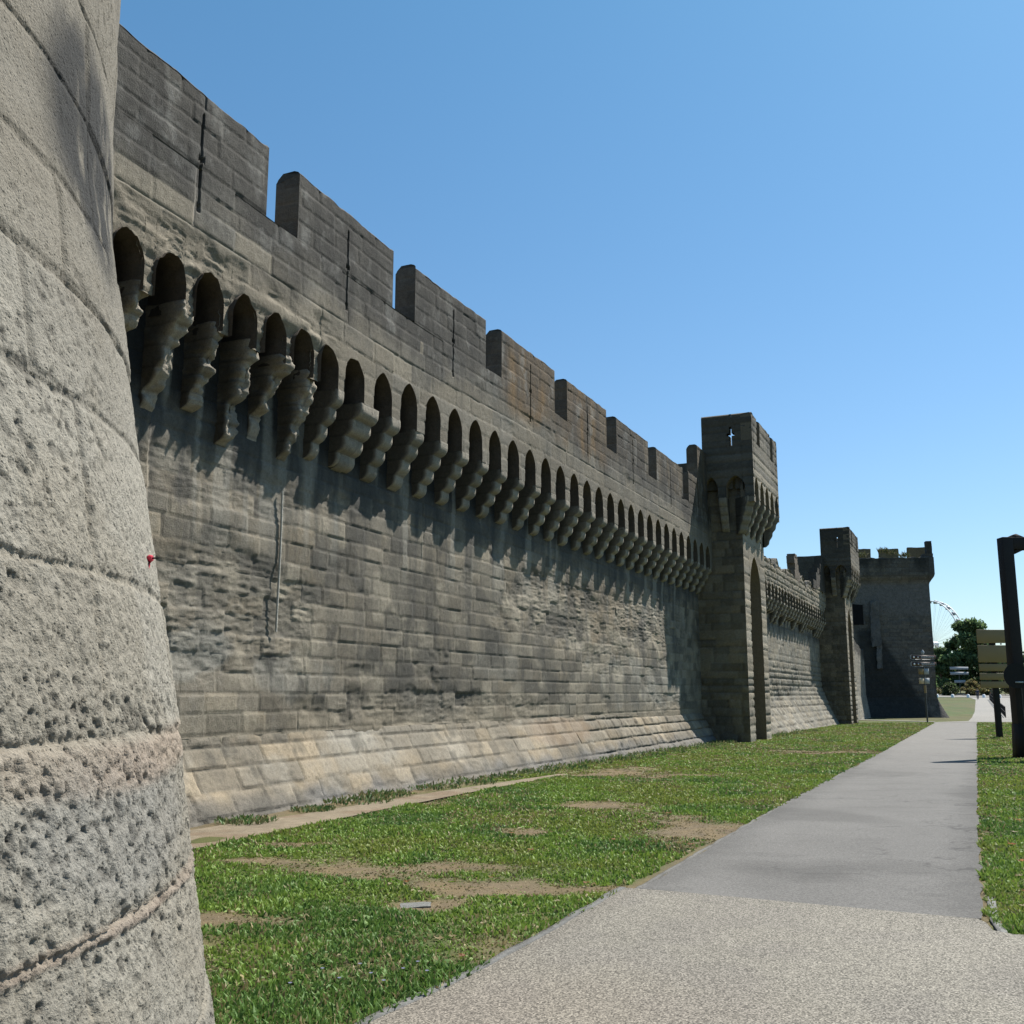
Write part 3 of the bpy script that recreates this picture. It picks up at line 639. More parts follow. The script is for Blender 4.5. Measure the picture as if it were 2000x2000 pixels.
# ------------------------------------------------------------------ corner tower far off
def corner_tower():
    loc = (34.5, 92.8, -.5); root = empty('corner_tower', loc, 'broad dark square tower with crumbling battlements at the far end of the rampart', 'tower')
    ang = math.radians(-8.0)   # front runs left->right with a slight turn towards the viewer
    ca, sa = math.cos(ang), math.sin(ang); X0, Y0 = 38.0, 93.0
    F = lambda x, y, z: np.stack(np.broadcast_arrays(X0+np.asarray(x, float)*ca-np.asarray(y, float)*sa, Y0+np.asarray(x, float)*sa+np.asarray(y, float)*ca, np.asarray(z, float)), -1)
    # local: x from -13..0 (left..right), y 0 front, +9 back
    ms = Masonry(courses(-1, 17, .3, .45, 70), -20, 15, .4, 1.1, 71, .03)
    def st(u, z):
        E = np.clip(ss(.42, .6, fbm(u*.35, z*.8, 4, 72))*ss(9.5, 8.3, z), 0, 1)
        h, c, E, lay, rd = stone_style(u, z, ms, (.175, .165, .15), 700, lich=.5, ero=E*1.2, joint=.02, jcol=.7)
        c = mix(c, np.array((.21, .21, .215)), ss(8.3, 9.0, z)*ss(12, 11.3, z)*.8)
        c = mix(c, np.array((.26, .255, .24)), E*ss(.4, .9, lay)*.55)
        c = mix(c, np.array((.04, .045, .045)), np.clip(streaks(u, z, 13.9, 2.6, 73, 1.2)*.95+ss(12.8, 13.9, z)*.3, 0, .9))
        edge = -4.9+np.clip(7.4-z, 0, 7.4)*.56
        c = mix(c, np.array((.035, .04, .042)), ss(edge+.3, edge-.3, u+(fbm(u, z, 3, 74)-.5)*.5)*ss(-6.8, -6.3, u)*ss(7.6, 7.1, z)*.8)  # turret's cast shadow painted into the face colour as a dark triangle
        return h, c
    a = Acc()
    dz = lambda U, V: .75*np.clip((1.3-V)/1.8, 0, 1.3)**1.2+.45*ss(11.4, 12.3, V)
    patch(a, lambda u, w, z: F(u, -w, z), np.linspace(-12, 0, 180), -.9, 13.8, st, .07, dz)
    patch(a, lambda u, w, z: F(w, u, z), np.linspace(0, 9, 60), -.9, 13.8, st, .12, dz)
    patch(a, lambda u, w, z: F(u, 9+w, z), np.linspace(-12, 0, 30), -.9, 13.8, st, .3, 0)
    # corners of overhang/batter
    zz = np.linspace(-.9, 13.8, 60); w = dz(zz, zz); a.grid(np.stack([F(0*zz, -w, zz), F(w, -w, zz), F(w, 0*zz, zz)], 1), (.12, .12, .12))
    us = np.linspace(-12, .45, 60); jag = (vn(us*2.2, us*0, 75)-.5)*.35
    a.grid(np.stack([F(us, -.45, 13.8+us*0), F(us, -.45, 13.86+jag*.5), F(us, -.1, 13.9+jag*.5), F(us, .1, 13.4+us*0), F(us, 9, 13.4+us*0)], 1), (.12, .12, .12))
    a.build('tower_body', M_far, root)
    a = Acc(); a.grid(np.array([[F(-6.85, -.02, 7.8), F(-5.95, -.02, 7.8)], [F(-6.85, -.02, 9.7), F(-5.95, -.02, 9.6)]]), (.012, .012, .014))  # flat near-black sheet painted in for the dark inside of the opening
    for p, q, r_, s_ in ((-6.95, -6.85, 7.8, 9.75), (-5.95, -5.85, 7.8, 9.7)): rough_box(a, F, p, q, -.06, .1, r_, s_, (.14, .14, .14), 5, 3, .02)
    a.build('doorway_opening', M_far, root)
    a = Acc(); rough_box(a, F, -5.35, -4.6, -.35, .1, 5.8, 9.9, (.17, .17, .17), 78, 14, .3); rough_box(a, F, -5.0, -4.55, -.3, .1, 3.8, 5.9, (.2, .2, .2), 79, 10, .25)
    a.build('broken_buttress', M_far, root, label='pale broken stub of masonry on the tower face')
    for (x0, x1, z1, c) in ((-9.2, -5.0-.1, 14.75, (.24, .2, .12)), (-4.35, -2.65, 14.7, (.25, .21, .125)), (-1.85, -.15, 14.8, (.22, .18, .115))):
        a = Acc(); rough_box(a, F, (38+x0)*1.09-38-1.15, (38+x1)*1.09-38-1.15, 8.2, 8.7, 13.3, z1+1.15, c, int(20-x0*5), 14, .12)
        a.build('merlon', M_far, root)
    a = Acc(); rough_box(a, F, -.35, .42, -.42, .9, 13.4, 14.2, (.1, .095, .09), 85, 14, .1)
    rough_box(a, F, -.1, .36, -.40, .3, 14.1, 15.35, (.08, .078, .075), 86, 8, .08); a.build('merlon', M_far, root, label='dark end-on merlon rising above the tower corner')
    # short lit wall between second turret and this tower
    return root
def link_wall():
    org = WF(67, 0, -.4); root = empty('curtain_wall', tuple(org), 'short sunlit rampart stretch with a blackened top between far turret and corner tower', 'rampart wall', 'stretches of city rampart wall')
    ms = Masonry(courses(-1, 9, .28, .4, 90), 60, 100, .4, .9, 91, .02)
    def st(u, z):
        h, c, *_ = stone_style(u, z, ms, (.36, .345, .30), 800, lich=.2, joint=.02)
        c = mix(c, np.array((.05, .05, .05)), ss(4.4, 5.2, z+(fbm(u*.8, z, 3, 92)-.5)*1.2)*.85); return h, c
    a = Acc(); us = np.arange(65.5, 86, .12); top = lambda u: 6.3-.9*ss(76, 84, u)+(vn(u*1.5, u*0, 93)-.5)*.3
    patch(a, WF, us, -.9, top, st, .08, lambda U, V: -.1+.3*np.clip((1.5-V)/2, 0, 1)); a.build('wall_face', M_far, root)
    t = top(us); a = Acc(); a.grid(np.stack([WF(us, -.1, t), WF(us, -.9, t+.05), WF(us, -.9, -.9)], 1), (.1, .1, .095)); a.build('wall_top', M_far, root)
# ------------------------------------------------------------------ round tower in the foreground
def round_tower():
    D = 4.3; th0 = math.radians(-59); CX, CY = D*math.sin(th0), D*math.cos(th0)
    root = empty('round_tower', (CX, CY, 0), 'pitted pale round tower of large blocks looming at the left edge', 'tower')
    zk = np.array([-.5, .66, 1.6, 2.3, 3.0, 3.4, 12]); rk = np.array([3.2, 2.98, 2.82, 2.685, 2.56, 2.53, 2.53])
    def Rz(z): return np.interp(z, zk, rk)
    def F(th, w, z):
        th, w, z = np.broadcast_arrays(th, w, z); r = Rz(z)+w
        return np.stack([CX+np.sin(th)*r, CY+np.cos(th)*r, z], -1)
    zs = [-.2, .12, .45, .79, 1.14, 1.50, 1.865, 2.27, 2.56, 2.83, 3.14, 3.46, 3.8, 4.15, 4.5, 4.85, 5.2, 5.55, 5.9, 6.25, 6.6, 6.95, 7.3, 7.65, 8, 8.35, 8.7, 9.05]
    ms = Masonry(zs, -12, 20, .75, 1.25, 301, .012)
    def st(th, z, fine=True):
        u = th*2.8
        dz, du, rd, ci = ms(u, z); dj = np.minimum(dz, du)
        ragw = .006+.011*vn(u*8, z*8, 302); j = ss(ragw*1.5, ragw*.4, dj)
        soft = ss(.07, 0, dj)
        rough_z = ss(3.0, 1.5, z)*.75+.25
        n1 = fbm(u*10, z*10, 4, 303)-.5
        h = n1*.006*rough_z+(fbm(u*38, z*38, 3, 320)-.5)*.014*rough_z-.006*j-soft*.002*(.4+vn(u*5, z*5, 306))+(rd[0]-.5)*.01
        w1, id1 = worley(u*38+n1*2, z*34, 304); p1 = ss(.42, .12, w1)*(id1 > .6)
        w2, id2 = worley(u*90+n1*3, z*80, 305); p2 = ss(.45, .1, w2)*(id2 > .35)
        w3, id3 = worley(u*22+n1*3, z*22+n1*3, 307); pk = ss(.40, .62, fbm(u*1.6, z*2.2, 3, 308)+.22*ss(.16, .02, dz)*(ss(2, 1.4, z)+.3)); p3 = ss(.46, .15, w3)*(id3 > .45)*pk
        h = h-rough_z*(p1*.004*(.35+pk)+p2*.003+p3*.006)
        # deep decayed beds below the joint at 1.50 m
        dec = ss(.30, .05, np.abs(z-1.60-.02*np.sin(u*3)))*ss(.44, .56, fbm(u*2.4, z*3, 4, 309))*ss(2.0, 1.8, z)
        w4, id4 = worley(u*15, z*15, 311); h = h-dec*(.005+.018*ss(.1, .6, w4))*ss(4.15, 4.55, u)
        c = np.array((.405, .39, .345))*(1+.10*(rd[2]-.5)*2)[..., None]*(.86+.28*fbm(u*1.2, z*1.2, 4, 312))[..., None]
        c = mix(c, np.array((.36, .33, .27)), ss(.45, .6, fbm(u*2.1, z*3, 3, 313))*.4)
        c = mix(c, np.array((.27, .285, .30)), blob(u, z, 4.4, 1.32, .5, .15, 35, .4)*.3)
        c = c*(1-.28*p1*rough_z-.25*p2*rough_z-.38*p3)[..., None]
        mort = ss(.022, .008, np.abs(z-1.14+.003*np.sin(u*9)))
        h = h+mort*.007+ss(.09, .03, np.abs(z-1.47))*ss(.4, .6, vn(u*1.5, z*0, 314))*.006
        c = mix(c, np.array((.36, .28, .23)), mort*.55)
        c = mix(c, np.array((.45, .36, .29)), ss(.07, .03, np.abs(z-1.46-.015*np.sin(u*4)))*ss(.35, .6, vn(u*1.5+3, z*0, 315))*.6)
        c = mix(c, np.array((.42, .38, .31)), j*.25*ss(2.2, 2, z))
        c = mix(c, np.array((.12, .11, .09)), j*.25*ss(1.9, 2.1, z))
        up = ss(2.25, 2.9, z+(fbm(u*1.2, z*.6, 3, 316)-.5)*.7)
        c = mix(c, np.array((.2, .18, .145)), up*.55)
        blk = np.maximum(blob(u, z, 3.98, 3.10, .46, .34, 36, .35), ss(2.84, 2.9, z)*ss(3.22, 3.12, z)*ss(4.5, 4.2, u)*.85)
        c = mix(c, np.array((.035, .037, .038)), np.clip(blk, 0, 1)*ss(.2, .5, fbm(u*12, z*5, 4, 318))*.97)
        return h, c
    a = Acc()
    # fine visible sector
    t0, t1 = math.radians(58), math.radians(112)
    us = np.arange(t0, t1, .0018); vs = np.arange(.3, 3.7, .005)
    TH, Z = np.meshgrid(us, vs, indexing='ij'); h, c = st(TH, Z); a.grid(F(TH, h, Z), c)
    def coarse(x0, x1, z0, z1, st_=.05):
        TH, Z = np.meshgrid(np.linspace(x0, x1, max(3, int((x1-x0)*2.8/st_))), np.linspace(z0, z1, max(3, int((z1-z0)/st_))), indexing='ij'); h, c = st(TH, Z); a.grid(F(TH, np.clip(h, -.03, .01)-.002, Z), c)
    coarse(t0, t1, -.3, .305); coarse(t0, t1, 3.69, 9.6); coarse(t1-.004, t0+2*math.pi, -.3, 9.6, .12)
    t = np.linspace(0, 2*math.pi, 80); a.grid(np.stack([F(t, 0, 9.6+0*t), F(t, -.5, 9.65+0*t), F(t, -2.5, 9.6+0*t)], 1), (.2, .19, .17))
    a.build('tower_wall', M_tower, root)
    for k in range(10):
        b = Acc(); q0 = k*2*math.pi/10; tt = np.linspace(q0, q0+.42, 8)
        b.grid(np.stack([F(tt, 0, 9.6), F(tt, 0, 10.7), F(tt, -.42, 10.7), F(tt, -.42, 9.6)], 1), (.17, .16, .14))
        for q in (q0, q0+.42): b.grid(np.array([[F(q, 0, 9.6), F(q, -.42, 9.6)], [F(q, 0, 10.7), F(q, -.42, 10.7)]]), (.17, .16, .14))
        b.build('merlon', M_wall, root, smooth=False)
    return F, (CX, CY)
# ------------------------------------------------------------------ build the big masonry
curtain = main_wall()
ruin = ruined_wall()
t1_ = turret(28.0, 0, 400, 'nearer turret on corbels with a cross shaped arrow slit and tall pointed recess', -.3, M_wall, 0.15)
t2_ = turret(61.3, .35, 450, 'farther blackened turret beyond the ruined wall stretch', -.5, M_far, .8, zt=12.35)
link_wall(); corner_tower()
RF, RC = round_tower()
# ------------------------------------------------------------------ ground, paths
def in_poly(x, y, P):
    r = np.zeros(x.shape, bool); n = len(P)
    for i in range(n):
        (x0, y0), (x1, y1) = P[i], P[(i+1) % n]
        c = ((y0 > y) != (y1 > y)); r ^= c & (x < (x1-x0)*(y-y0)/((y1-y0) or 1e-9)+x0)
    return r
def seg_dist(x, y, P):
    d = np.full(x.shape, 99.)
    for (x0, y0), (x1, y1) in zip(P, P[1:]):
        dx, dy = x1-x0, y1-y0; t = np.clip(((x-x0)*dx+(y-y0)*dy)/(dx*dx+dy*dy), 0, 1); d = np.minimum(d, np.hypot(x-x0-t*dx, y-y0-t*dy))
    return d
EL = [(-2.6, 1.0), (-1.35, 3.9), (-.69, 5.41), (-.34, 6.03), (.10, 6.96), (.94, 8.93)]
PL = [(1.03, 8.86), (3.46, 14.36), (10.6, 30.4), (31.0, 76.6)]
PR = [(3.38, 7.75), (6.04, 13.76), (10.7, 24.19), (34.1, 76.6)]
TANP = EL+[(1.03, 8.92), (3.37, 7.72), (3.26, 7.29), (9, 5.6), (14, 3.9), (12, -6), (-5, -6)]
ASP = PL+PR[::-1]
FARP = [(31.0, 76.6), (34.73, 79.5), (47.9, 108), (75.9, 170.4), (84, 192), (130, 192), (115, 165), (60, 90), (40, 76.6)]
LINK = [(31.0, 76.4), (31.5, 78.0), (26, 88.6), (25, 87.4)]
ROAD = [(40, 192), (300, 150), (310, 172), (60, 216)]
DIRT = [(-4.3, 10.2), (-3.30, 11.1), (-2.1, 14.0), (-.55, 17.9), (1.2, 21.8), (1.0, 22.0), (-1.05, 18.1), (-2.75, 14.3), (-4.2, 11.9)]
BARE = [(-1.45, 9.95, .95, .42), (1.34, 15.4, .75, .5), (2.25, 12.7, .55, 1.2), (-1.9, 7.75, .5, .2), (-2.35, 11.5, .45, .2), (9.2, 31.4, 1.6, 1.2), (-.15, 9.0, .7, .35),
        (-2.6, 10.3, .5, .25), (2.6, 22.5, 1.5, 1.6), (.1, 12.5, .35, .3), (15.2, 29.3, .8, .5), (-.7, 8.3, .4, .18), (3.55, 9.2, .18, 1.5), (.75, 8.95, .5, .2)]
def bare_mask(x, y):
    n = fbm(x*1.7, y*1.7, 4, 401); m = np.zeros(np.shape(x))
    for bx, by, rx, ry in BARE: m = np.maximum(m, ss(1.5, .35, np.hypot((x-bx)/rx, (y-by)/ry)+(n-.5)*2.4))
    m = np.maximum(m, ss(.66, .78, fbm(x*.9, y*.9, 4, 403))*.6)
    return np.clip(m, 0, 1)
def wall_d(x, y):   # distance outward from the rampart reference line
    k = np.clip(np.searchsorted(_y, y), 0, len(_y)-1); a = np.radians(heading(_s[k])); return (x-_x[k])*np.cos(a)
def soil_col(x, y):
    n = fbm(x*2, y*2, 4, 405); g = fbm(x*.35, y*.25, 3, 407)
    grass = np.stack([.12+.07*n+.05*ss(.45, .65, g), .18+.07*n+.01*g, .045+.03*n], -1)
    far = ss(20, 45, y); dry = ss(.45, .62, fbm(x*.12, y*.10, 3, 409))*far
    grass = mix(grass, np.array((.24, .22, .10)), dry*.7)
    grass = grass*(1-.12*far-.30*ss(70, 80, y))[..., None]; grass = grass*(.65+.7*fbm(x*3.1, y*1.3, 4, 408))[..., None]
    soil = np.stack([.13+.12*n, .10+.10*n, .065+.06*n], -1)
    b = bare_mask(x, y); b = np.maximum(b, ss(.55, .15, wall_d(x, y)+(fbm(x*1.5, y*1.5, 3, 411)-.5)*.5)*ss(28, 20, y)*.9)
    b = np.maximum(b, ss(.22, .05, np.minimum(seg_dist(x, y, EL+PL), seg_dist(x, y, PR))+(n-.5)*.2)*.8*ss(60, 30, y))
    straw = ss(.4, .6, vn(x*6, y*6, 413)); soil = mix(soil, np.array((.25, .19, .10)), straw*.5)
    near = ss(30, 12, y); grass = mix(grass, np.array((.065, .075, .03)), near*.6)
    return mix(grass, soil, b)
a = Acc()
gx = np.r_[np.linspace(-3000, -60, 12), np.linspace(-50, -8, 22), np.arange(-7, 14, .09), np.linspace(14.2, 60, 120), np.linspace(62, 200, 60), np.linspace(230, 3000, 16)]
gy = np.r_[np.linspace(-3000, -20, 8), np.linspace(-15, 3.5, 18), np.arange(3.6, 24, .09), np.linspace(24.2, 60, 150), np.linspace(61, 240, 120), np.linspace(250, 4000, 30)]
X, Y = np.meshgrid(gx, gy, indexing='ij')
inp = in_poly(X, Y, TANP) | in_poly(X, Y, ASP)
dE = np.minimum(seg_dist(X, Y, EL+PL), seg_dist(X, Y, PR))
Z = gz(Y)+(fbm(X*1.2, Y*1.2, 4, 415)-.5)*.07*ss(0, .5, dE)*(~inp)*ss(60, 30, np.abs(Y-20))-.015*inp
a.grid(np.stack([X, Y, Z], -1), soil_col(X, Y)); a.build('ground', M_soil, kind='structure')
def sheet(name, poly, mat, off, colf, step, label=None):
    P = np.array(poly); a = Acc(); n = int((P[:, 1].max()-P[:, 1].min())/step)+2
    ys = np.linspace(P[:, 1].min()+1e-4, P[:, 1].max()-1e-4, n); L = []; R = []
    for y in ys:
        xs = []
        for i in range(len(P)):
            (x0, y0), (x1, y1) = P[i], P[(i+1) % len(P)]
            if (y0 > y) != (y1 > y): xs.append(x0+(x1-x0)*(y-y0)/(y1-y0))
        L.append(min(xs)); R.append(max(xs))
    L = np.array(L); R = np.array(R); w = max(4, min(int(np.max(R-L)/step), 300)); t = np.linspace(0, 1, w+1)
    L = L+(vn(ys*3, ys*0, 431)-.5)*.05*(name != 'forecourt'); R = R+(vn(ys*3, ys*0, 432)-.5)*.05*(name != 'forecourt')
    X = L[:, None]+(R-L)[:, None]*t; Yy = np.repeat(ys[:, None], w+1, 1)
    a.grid(np.stack([X, Yy, gz(Yy)+off], -1), colf(X, Yy)); return a.build(name, mat, kind='structure')
def asp_col(x, y):
    n = fbm(x*.8, y*.8, 4, 421); m = fbm(x*3, y*3, 3, 423); c = np.stack([.20+.05*(n-.5)]*3, -1)*np.array((1, 1.0, 1.0))
    de = np.minimum(seg_dist(x, y, PL), seg_dist(x, y, PR)); c = c*(1-.22*ss(.45, .0, de+(m-.5)*.3))[..., None]
    c = c*(1-.22*ss(.55, .7, fbm(x*.5+3, y*.5, 3, 425)))[..., None]
    sm = np.abs((x-1.03)*.4588+(y-8.92)*.8886)   # seam against the forecourt
    c = c*(1-.45*ss(.05, .015, sm+(m-.5)*.03))[..., None]
    cr = ss(.012, .004, np.abs(fbm(x*.9, y*.9, 4, 429)-.5))*ss(.5, .6, fbm(x*.4, y*.4, 2, 430)); c = c*(1-.35*cr)[..., None]
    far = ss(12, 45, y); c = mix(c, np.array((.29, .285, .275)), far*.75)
    lx = ss(.62, .70, fbm(x*1.5, y*3.5, 3, 427)); return c*(1-.10*lx)[..., None]
def tan_col(x, y):
    n = fbm(x*.7, y*.7, 4, 441); m = fbm(x*2.5, y*2.5, 4, 443)
    c = np.array((.262, .252, .225))*(.80+.40*n)[..., None]
    c = mix(c, np.array((.23, .22, .205)), ss(.4, .65, m)*.5)
    c = mix(c, np.array((.25, .205, .165)), ss(1.4, .2, np.hypot((x+.0)/1.4, (y-5.4)/1.2))*.25)
    return mix(c, np.array((.2, .185, .16)), ss(.25, 0, seg_dist(x, y, EL))*.4)
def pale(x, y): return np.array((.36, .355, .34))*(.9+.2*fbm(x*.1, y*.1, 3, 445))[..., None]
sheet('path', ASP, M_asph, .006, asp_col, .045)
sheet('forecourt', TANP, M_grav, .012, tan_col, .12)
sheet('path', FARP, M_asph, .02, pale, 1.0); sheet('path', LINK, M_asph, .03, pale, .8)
sheet('road', ROAD, M_asph, .05, lambda x, y: pale(x, y)*.8, 3.0)
def dirtc(x, y):
    return mix(np.array((.30, .255, .19))*(.8+.4*fbm(x*3, y*3, 3, 447))[..., None], np.array((.22, .15, .10)), ss(.5, .65, fbm(x*2, y*2, 3, 449))*.5)
sheet('dirt_path', DIRT, M_soil, .018, dirtc, .08)
# kerbs
def kerb(pts, w, h, col, label):
    a = Acc(); P = np.array(pts); L = [0]
    for p, q in zip(P, P[1:]): L.append(L[-1]+np.hypot(*(q-p)))
    t = np.linspace(0, L[-1], int(L[-1]/.08)+2); x = np.interp(t, L, P[:, 0]); y = np.interp(t, L, P[:, 1]); tx = np.gradient(x); ty = np.gradient(y); n = np.hypot(tx, ty); nx, ny = -ty/n, tx/n
    wob = (vn(t*2.5, t*0, 451)-.5)*.03; g = (np.abs((t % 1.0)-.5) > .485)*.006
    R = []
    for o, z in ((0, -.03), (0, h), (w, h+.003), (w+.01, -.03)): R.append(np.stack([x+nx*(o+wob), y+ny*(o+wob), gz(y)+z-g+(vn(t*8, t*0+o*9, 5)-.5)*.008], -1))
    a.grid(np.stack(R, 1), np.array(col)*(.8+.4*vn(t*5, t*0, 7))[:, None, None]*np.ones((1, 4, 1))); a.build('kerb', M_wall, label=label, cat='kerb', group='thin stone edgings')
kerb(EL[1:], .05, .018, (.20, .205, .205), 'thin grey stone edging between lawn and tan forecourt')
kerb(PL[:3], .03, .010, (.19, .19, .185), 'long thin edging along the left side of the asphalt path')
kerb([(3.30, 7.34), (3.41, 7.72), (3.80, 8.6)], -.06, .010, (.27, .28, .28), 'short grey kerb stone at the right corner of the path')
# ------------------------------------------------------------------ grass
def blades(name, n, xr, yr, polyf, hh, seed, label, far=False):
    r = np.random.default_rng(seed); N = n*3
    yy = yr[0]*(yr[1]/yr[0])**r.random(N); xx = xr(yy, r.random(N))
    keep = polyf(xx, yy); xx, yy = xx[keep][:n], yy[keep][:n]
    b = bare_mask(xx, yy); k = r.random(len(xx)) > b*.45; xx, yy, b = xx[k], yy[k], b[k]
    clump = fbm(xx*2.2, yy*2.2, 3, 461); m = len(xx); dist = np.hypot(xx, yy)
    H = hh*(.40+1.0*clump)*(.45+r.random(m)**1.5*1.3)*(1+dist*.004)*(1-.65*b); wd = (.003+.0007*dist)*(.7+.7*r.random(m))
    broad = r.random(m) < .06+.16*ss(.5, .65, fbm(xx*1.1, yy*1.1, 3, 465)); wd = np.where(broad, wd*3.2, wd); H = np.where(broad, H*.6, H)
    an = r.random(m)*2*math.pi; ln = r.random(m)**.7*.9+np.where(broad, .5, 0); la = r.random(m)*2*math.pi
    z0 = gz(yy)+(fbm(xx*1.2, yy*1.2, 4, 415)-.5)*.07*ss(0, .5, np.minimum(seg_dist(xx, yy, EL+PL), seg_dist(xx, yy, PR)))-.008
    tx = np.cos(an)*wd; ty = np.sin(an)*wd; lx = np.cos(la)*ln*H; ly = np.sin(la)*ln*H
    v = np.stack([np.stack([xx-tx, yy-ty, z0], -1), np.stack([xx+tx, yy+ty, z0], -1), np.stack([xx+lx*.4+tx*.8, yy+ly*.4+ty*.8, z0+H*.62], -1), np.stack([xx+lx, yy+ly, z0+H], -1), np.stack([xx+lx*.4-tx*.8, yy+ly*.4-ty*.8, z0+H*.62], -1)], 1)
    g = fbm(xx*.8, yy*.8, 4, 467); q = r.random(m)
    c = np.stack([.22+.15*q, .38+.18*q, .07+.04*q], -1)
    c = mix(c, np.array((.36, .43, .10)), ss(.45, .65, g)*.7); c = mix(c, np.array((.11, .26, .075)), ss(.42, .3, g)*.6)
    dry = (r.random(m) < .07+.80*b+.25*ss(.5, .62, fbm(xx*.5, yy*.35, 3, 469))+.25*ss(14, 35, yy)*r.random(m)); c = np.where(dry[:, None], np.array((.48, .41, .22))*(.6+.6*q)[:, None], c)
    c = np.repeat(c[:, None], 5, 1); i = np.arange(m)*5; a = Acc()
    a.add(v, np.stack([i, i+1, i+2, i+4], 1), c); a.f3.append(np.stack([i+4, i+2, i+3], 1))
    return a.build(name, M_grass, label=label, cat='grass', kind='stuff', smooth=False)
def left_ok(x, y):
    e = np.interp(y, [p[1] for p in EL+PL[1:]], [p[0] for p in EL+PL[1:]])
    w = wall_d(x, y); n = (fbm(x*3, y*3, 2, 471)-.5)
    return (x < e-.01+n*.14) & (w > .14) & ~in_poly(x+n*.2, y+n*.2, DIRT) & ((w > .8) | (y > 20) | (vn(x*3, y*3, 9) > .72)) & (np.hypot(x-RC[0], y-RC[1]) > 3.05)
def right_ok(x, y):
    e = np.interp(y, [7.3]+[p[1] for p in PR], [3.30]+[p[0] for p in PR]); n = (fbm(x*4, y*4, 2, 473)-.5)
    return (x > e+.02+n*.14) & (y > 7.35-(x-3.3)*.30+n*.1)
wl_ = lambda y: np.interp(y, _y, _x)
blades('grass', 330000, lambda y, u: wl_(y)+(np.interp(y, [p[1] for p in EL+PL[1:]], [p[0] for p in EL+PL[1:]])-wl_(y))*u, (4.6, 74), left_ok, .036, 481, 'patchy green lawn between the rampart and the path')
blades('grass', 150000, lambda y, u: np.interp(y, [p[1] for p in PR], [p[0] for p in PR])+u**1.6*(4.0+y*.38), (6.8, 74), right_ok, .036, 482, 'green lawn strip right of the asphalt path')
# weeds at the foot of the wall
def plant(name, x, y, r0, h, n, seed, label, cat, group, cols, lw=.012, mat=None):
    r = np.random.default_rng(seed); a = Acc(); z = gz(y); V = []; C = []
    for k in range(n):
        an = r.random()*6.28; rr = r0*math.sqrt(r.random()); px, py = x+rr*math.cos(an), y+rr*math.sin(an); L = h*(.4+.8*r.random()); lean = r.uniform(.2, .9); q = r.random()*6.28
        d = np.array((math.cos(q)*lean, math.sin(q)*lean, 1)); d /= np.linalg.norm(d); s_ = np.cross(d, r.normal(size=3)); s_ /= np.linalg.norm(s_); w = lw*(.6+r.random())
        b = np.array((px, py, z+.01)); V += [b, b+d*L*.5+s_*w, b+d*L-np.array((0, 0, L*.2)), b+d*L*.5-s_*w]; C += [np.array(cols[r.integers(len(cols))])*(.7+.6*r.random())]*4
    i = np.arange(n)*4; a.add(V, np.stack([i, i+1, i+2, i+3], 1), np.array(C)); return a.build(name, mat or M_grass, label=label, cat=cat, group=group, origin=(x, y, float(z)), smooth=False)
GC = [(.12, .24, .08), (.17, .29, .09), (.20, .25, .11), (.34, .32, .16)]
wp = [(-.2, .25, .30, .16), (1.3, .28, .25, .12), (2.6, .22, .45, .2), (3.5, .2, .35, .22), (5.2, .2, .4, .17), (6.4, .22, .5, .2), (8.0, .2, .4, .15), (9.4, .2, .5, .2), (11.2, .2, .6, .22), (13.2, .22, .5, .2), (15.3, .22, .6, .24), (17.6, .2, .6, .22), (19.8, .2, .6, .25), (22.0, .2, .7, .22), (24.5, .25, .7, .25), (27, .3, .5, .25), (35, .4, .9, .3), (39, .4, .9, .3), (43, .4, .9, .3)]
for k, (s, d, r0, h_) in enumerate(wp):
    p = WF(s, d, 0); plant('weed_clump', float(p[0]), float(p[1]), r0*1.25, h_*.7, 240, 600+k, 'low green weeds growing against the foot of the rampart', 'weeds', 'weeds along the foot of the rampart', GC, .014)
# fallen leaves
LV = [(-.39, 7.12), (-.48, 7.05), (-.18, 9.33), (.63, 9.07), (1.12, 11.67), (.75, 10.2), (.2, 10.9), (1.6, 13.2), (-.9, 9.1), (1.9, 11.3), (.35, 8.3), (-1.1, 7.6), (2.1, 14.2), (4.45, 9.4), (4.85, 10.2), (4.15, 8.7), (5.3, 11.3), (5.8, 12.3), (6.4, 13.4), (3.85, 8.1), (-3.3, 13.8), (-.3, 6.6), (.0, 12.2), (1.3, 16.5)]
def leaf(x, y, s, k):
    r = np.random.default_rng(700+k); n = 10; t = np.arange(n)*2*math.pi/n; rad = s*np.where(np.arange(n) % 2, .55, 1)*(.8+.4*r.random(n)); z = gz(y)+.03
    cup = r.uniform(.2, .6)*s; V = [(x, y, z)]+[(x+math.cos(q)*d, y+math.sin(q)*d*.8, z+cup*r.uniform(-.1, .9)) for q, d in zip(t, rad)]
    c = [(.55, .46, .27), (.5, .26, .13), (.6, .52, .36), (.42, .2, .1)][r.integers(4)]; a = Acc()
    a.add(V, [(0, 1+i, 1+(i+1) % n) for i in range(n)], np.array([c])*(.8+.4*r.random((n+1, 1)))); a.build('fallen_leaf', M_leaf, label='curled dry leaf lying on the lawn', cat='leaf', group='dry leaves scattered on the lawn', origin=(x, y, float(z)), smooth=False)
for k, (x, y) in enumerate(LV): leaf(x, y, .035 if y < 9.5 else .045, k)
